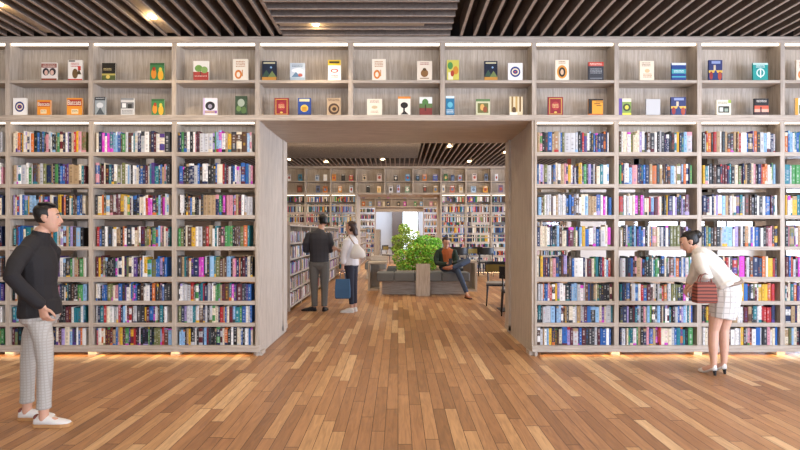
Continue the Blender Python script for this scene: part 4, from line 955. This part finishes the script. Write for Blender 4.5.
shoe(P, (.06, -.09, 0), (-1, .05), .25, WH, WH); shoe(P, (.11, .05, 0), (-.9, .3), .25, WH, WH)
sb = thing('shoulder_bag', 'white shoulder bag on the back of the woman with the blue tote', 'shoulder bag', (-.88+.13, 10.1-.17, 1.0))
mb = MB(); mb.limb([(-.88+.145, 9.92, 1.03), (-.88+.14, 9.92, 1.12), (-.88+.11, 9.925, 1.25)], [(.145, .05), (.13, .055), (.05, .03)], ref=(1, .2, 0)); part('bag_body', mb, plain('white canvas', '#e8e4dc', .8), sb, smooth=True)
mb = MB(); mb.limb([(-.88+.10, 9.93, 1.24), (-.88+.0, 9.9, 1.39), (-.88-.02, 9.99, 1.42), (-.88-.03, 10.13, 1.36)], [.01]*4, n=6); part('strap', mb, plain('tan strap', '#a58a6c', .7), sb, smooth=True)
tt = thing('tote_bag', 'blue tote bag hanging from the hand of the woman in white', 'tote bag', (-1.03, 9.9, .26))
xa, xb_ = wx(334.8, 9.9), wx(350.5, 9.9); xm = (xa+xb_)/2; TB = plain('blue tote cloth', '#3f6488', .8)
mb = MB(); mb.rings([[V((xm, 9.91, 0)) + V((sx*a, sy*b, z)) for sx, sy in ((-1, -1), (1, -1), (1, 1), (-1, 1))] for z, a, b in ((.27, .12, .04), (.285, .138, .05), (.45, .14, .045), (.63, .128, .02))]); part('bag_body', mb, TB, tt, .008)
for dy in (-.014, .014):
    m_ = MB(); m_.limb([(xm+.05*math.cos(a), 9.91+dy, .62+.17*math.sin(a)) for a in (PI*i/8 for i in range(9))], [.006]*9, n=6); part('handle', m_, TB, tt, smooth=True)

# --- sitting man, legs crossed, looking at his phone
bx_, by_ = 1.16, 12.82
P = thing('person', 'man sitting on the grey bench in dark green jacket, orange sweater and jeans, legs crossed', 'person', (bx_, by_, .02))
skin, jack, shirt, pant = MB(), MB(), MB(), MB(); side = V((1, .15, 0)).normalized()
hm = head_mat((-.04, -.14, 1.235), math.radians(-70), math.radians(30)); head(skin, hm); skin.limb([(-.03, -.04, 1.04), (-.035, -.09, 1.14)], [.058, .052])
torso = [(0, 0, .62), (-.0, 0, .72), (-.01, -.0, .84), (-.02, -.02, .97), (-.025, -.035, 1.04), (-.03, -.045, 1.09)]
tr = [(.165, .11), (.155, .11), (.155, .11), (.18, .11), (.165, .09), (.07, .06)]
skin.limb(torso, tr, ref=side); shirt.limb(torso, grow(tr, .012), ref=side)
for sx in (-1, 1):
    jack.limb([V(p) + side*(sx*.105) + V((0, .02, 0)) for p in torso[:-1]], [(.092, .128), (.09, .122), (.09, .118), (.1, .12), (.085, .09)], ref=side)
jack.limb([V(p) + V((0, .07, 0)) for p in torso[:-1]], [(.18, .07), (.17, .07), (.17, .07), (.19, .068), (.16, .05)], ref=side)
for sx, pts in ((-1, [(-.2, -.02, 1.01), (-.265, -.06, .85), (-.25, -.13, .74), (-.12, -.27, .72), (-.03, -.34, .74)]), (1, [(.16, .0, 1.02), (.215, -.05, .86), (.21, -.14, .75), (.13, -.27, .74), (.09, -.345, .765)])):
    r = [.052, .047, .042, .037, .029]; skin.limb(pts, r); jack.limb(pts[:-1] + [V(pts[-2]).lerp(V(pts[-1]), .85)], grow(r, .018))
    hand(skin, pts[-1], (-sx*.5 + .1, -.7, .25), (0, -.3, 1), (0, .2, 1), .7)
sup = [(-.08, -.02, .63), (.07, -.25, .64), (.2, -.47, .575), (.30, -.56, .33), (.385, -.66, .1)]
crs = [(.09, -.02, .64), (.28, -.18, .74), (.45, -.33, .80), (.26, -.46, .72), (.06, -.52, .655)]
for pts in (sup, crs): skin.limb(pts, [.085, .075, .057, .05, .037]); pant.limb(pts[:-1] + [V(pts[-2]).lerp(V(pts[-1]), .9)], [.102, .088, .07, .062, .052])
pant.limb([(0, 0, .64), (0, 0, .7)], [(.18, .125), (.17, .12)], ref=side)
skin.limb([sup[-1], V(sup[-1]) + V((.02, -.1, -.06))], [.03, .028]); skin.limb([crs[-1], V(crs[-1]) + V((-.09, -.04, -.02))], [.034, .03])
remesh(skin, 'body', SKIN, P, .005, 2); remesh(shirt, 'sweater', plain('orange brown knit', '#a4572c', .85), P, .008, 3)
remesh(jack, 'jacket', plain('dark green jacket cloth', '#22322a', .85), P, .008, 3); remesh(pant, 'jeans', plain('blue denim', '#38455a', .85), P, .008, 3)
hb = hairmat('#2a1d17'); part('hair', hair_short(hm, None, -.02, 1.08, -.02), hb, P, smooth=True); face_bits(P, hm, hb)
m_ = MB()
for s in (-1, 1):
    m_.limb([hm @ V((.1, s*.031 + .02*math.cos(a), .01 + .016*math.sin(a))) for a in (2*PI*i/10 for i in range(11))], [.0022]*11, n=5); m_.limb([hm @ V((.097, s*.052, .015)), hm @ V((.0, s*.085, .015))], [.002, .002], n=5)
part('glasses', m_, M['black'], P)
TAN = plain('tan shoe leather', '#8f5230', .5); SOL = plain('dark sole', '#3a261b', .6)
shoe(P, (.365, -.62, -.02), (.35, -1), .27, TAN, SOL)
m_ = MB(); m_.limb([V(crs[-1]) + V((.01, .02, .03)), V(crs[-1]) + V((-.06, -.02, -.005)), V(crs[-1]) + V((-.15, -.09, -.0)), V(crs[-1]) + V((-.2, -.12, -.0))], [(.05, .045), (.048, .045), (.046, .034), (.03, .022)], ref=(.3, -.6, .6)); so = part('shoe', m_, TAN, P, smooth=True)
m_ = MB(); m_.box(bx_+.0, bx_+.075, by_-.47, by_-.46, .745, .885); solo('phone', m_, M['black'], 'dark phone held by the sitting man', 'phone', (bx_+.04, by_-.465, .745), bevel=.003)

# ---------------------------------------------------------------- light
def area(loc, rot, sx, sy, power, c):
    o = lamp_light('AREA', loc, power, c, shape='RECTANGLE', size=sx, size_y=sy); o.rotation_euler = [math.radians(a) for a in rot]; return o
DAY = lin('#d6e4ff'); WARM = lin('#ffe6c8')
area((0, -4.85, 1.95), (90, 0, 0), 10.8, 3.0, 240, DAY)              # daylight through the back window
area((6.6, .5, 1.95), (90, 0, 90), 8.0, 2.8, 830, DAY)              # daylight through the right window
for y, p in ((4.6, 150), (1.0, 90), (-2.0, 50)): area((0, y, 3.82), (0, 0, 0), 11, .25, p, WARM)   # ceiling strips above the camera
for y in (9.4, 11.4): area((1, y, 3.82), (0, 0, 0), 12, .25, 120, WARM)
area((1, 13.6, 3.80), (42, 0, 0), 12, .25, 290, WARM)               # unseen fill light, added to brighten the far shelves
area((12.8, 14, 1.9), (90, 0, 90), 8.8, 2.7, 1500, DAY)
for y in (22.5, 26.0): area((0, y, 3.95), (0, 0, 0), 7, .3, 300, WARM)
area((8.8, 25, 1.9), (90, 0, 90), 6.8, 2.9, 300, DAY)
area((0, 31.3, 3.95), (0, 0, 0), 3, .5, 240, DAY)

w = bpy.data.worlds.new('sky'); S.world = w; w.use_nodes = True; nt = w.node_tree
bg = nt.nodes['Background']; bg.inputs['Color'].default_value = (.86, .93, 1, 1); bg.inputs['Strength'].default_value = 3.0

cam = bpy.data.cameras.new('camera'); co = bpy.data.objects.new('camera', cam); COL.objects.link(co)
co.location = (0, 0, H); co.rotation_euler = (PI/2, 0, 0); cam.sensor_width = 36; cam.lens = F*36/800
cam.shift_x = -(VX-400)/800; cam.shift_y = (VY-225)/800; cam.clip_end = 200
S.camera = co
S.view_settings.view_transform = 'Standard'; S.view_settings.look = 'None'; S.view_settings.gamma = 1; S.view_settings.use_curve_mapping = False
S.view_settings.exposure = 0.1
S.cycles.use_denoising = True
S.cycles.max_bounces = 8; S.cycles.diffuse_bounces = 4; S.cycles.sample_clamp_indirect = 6
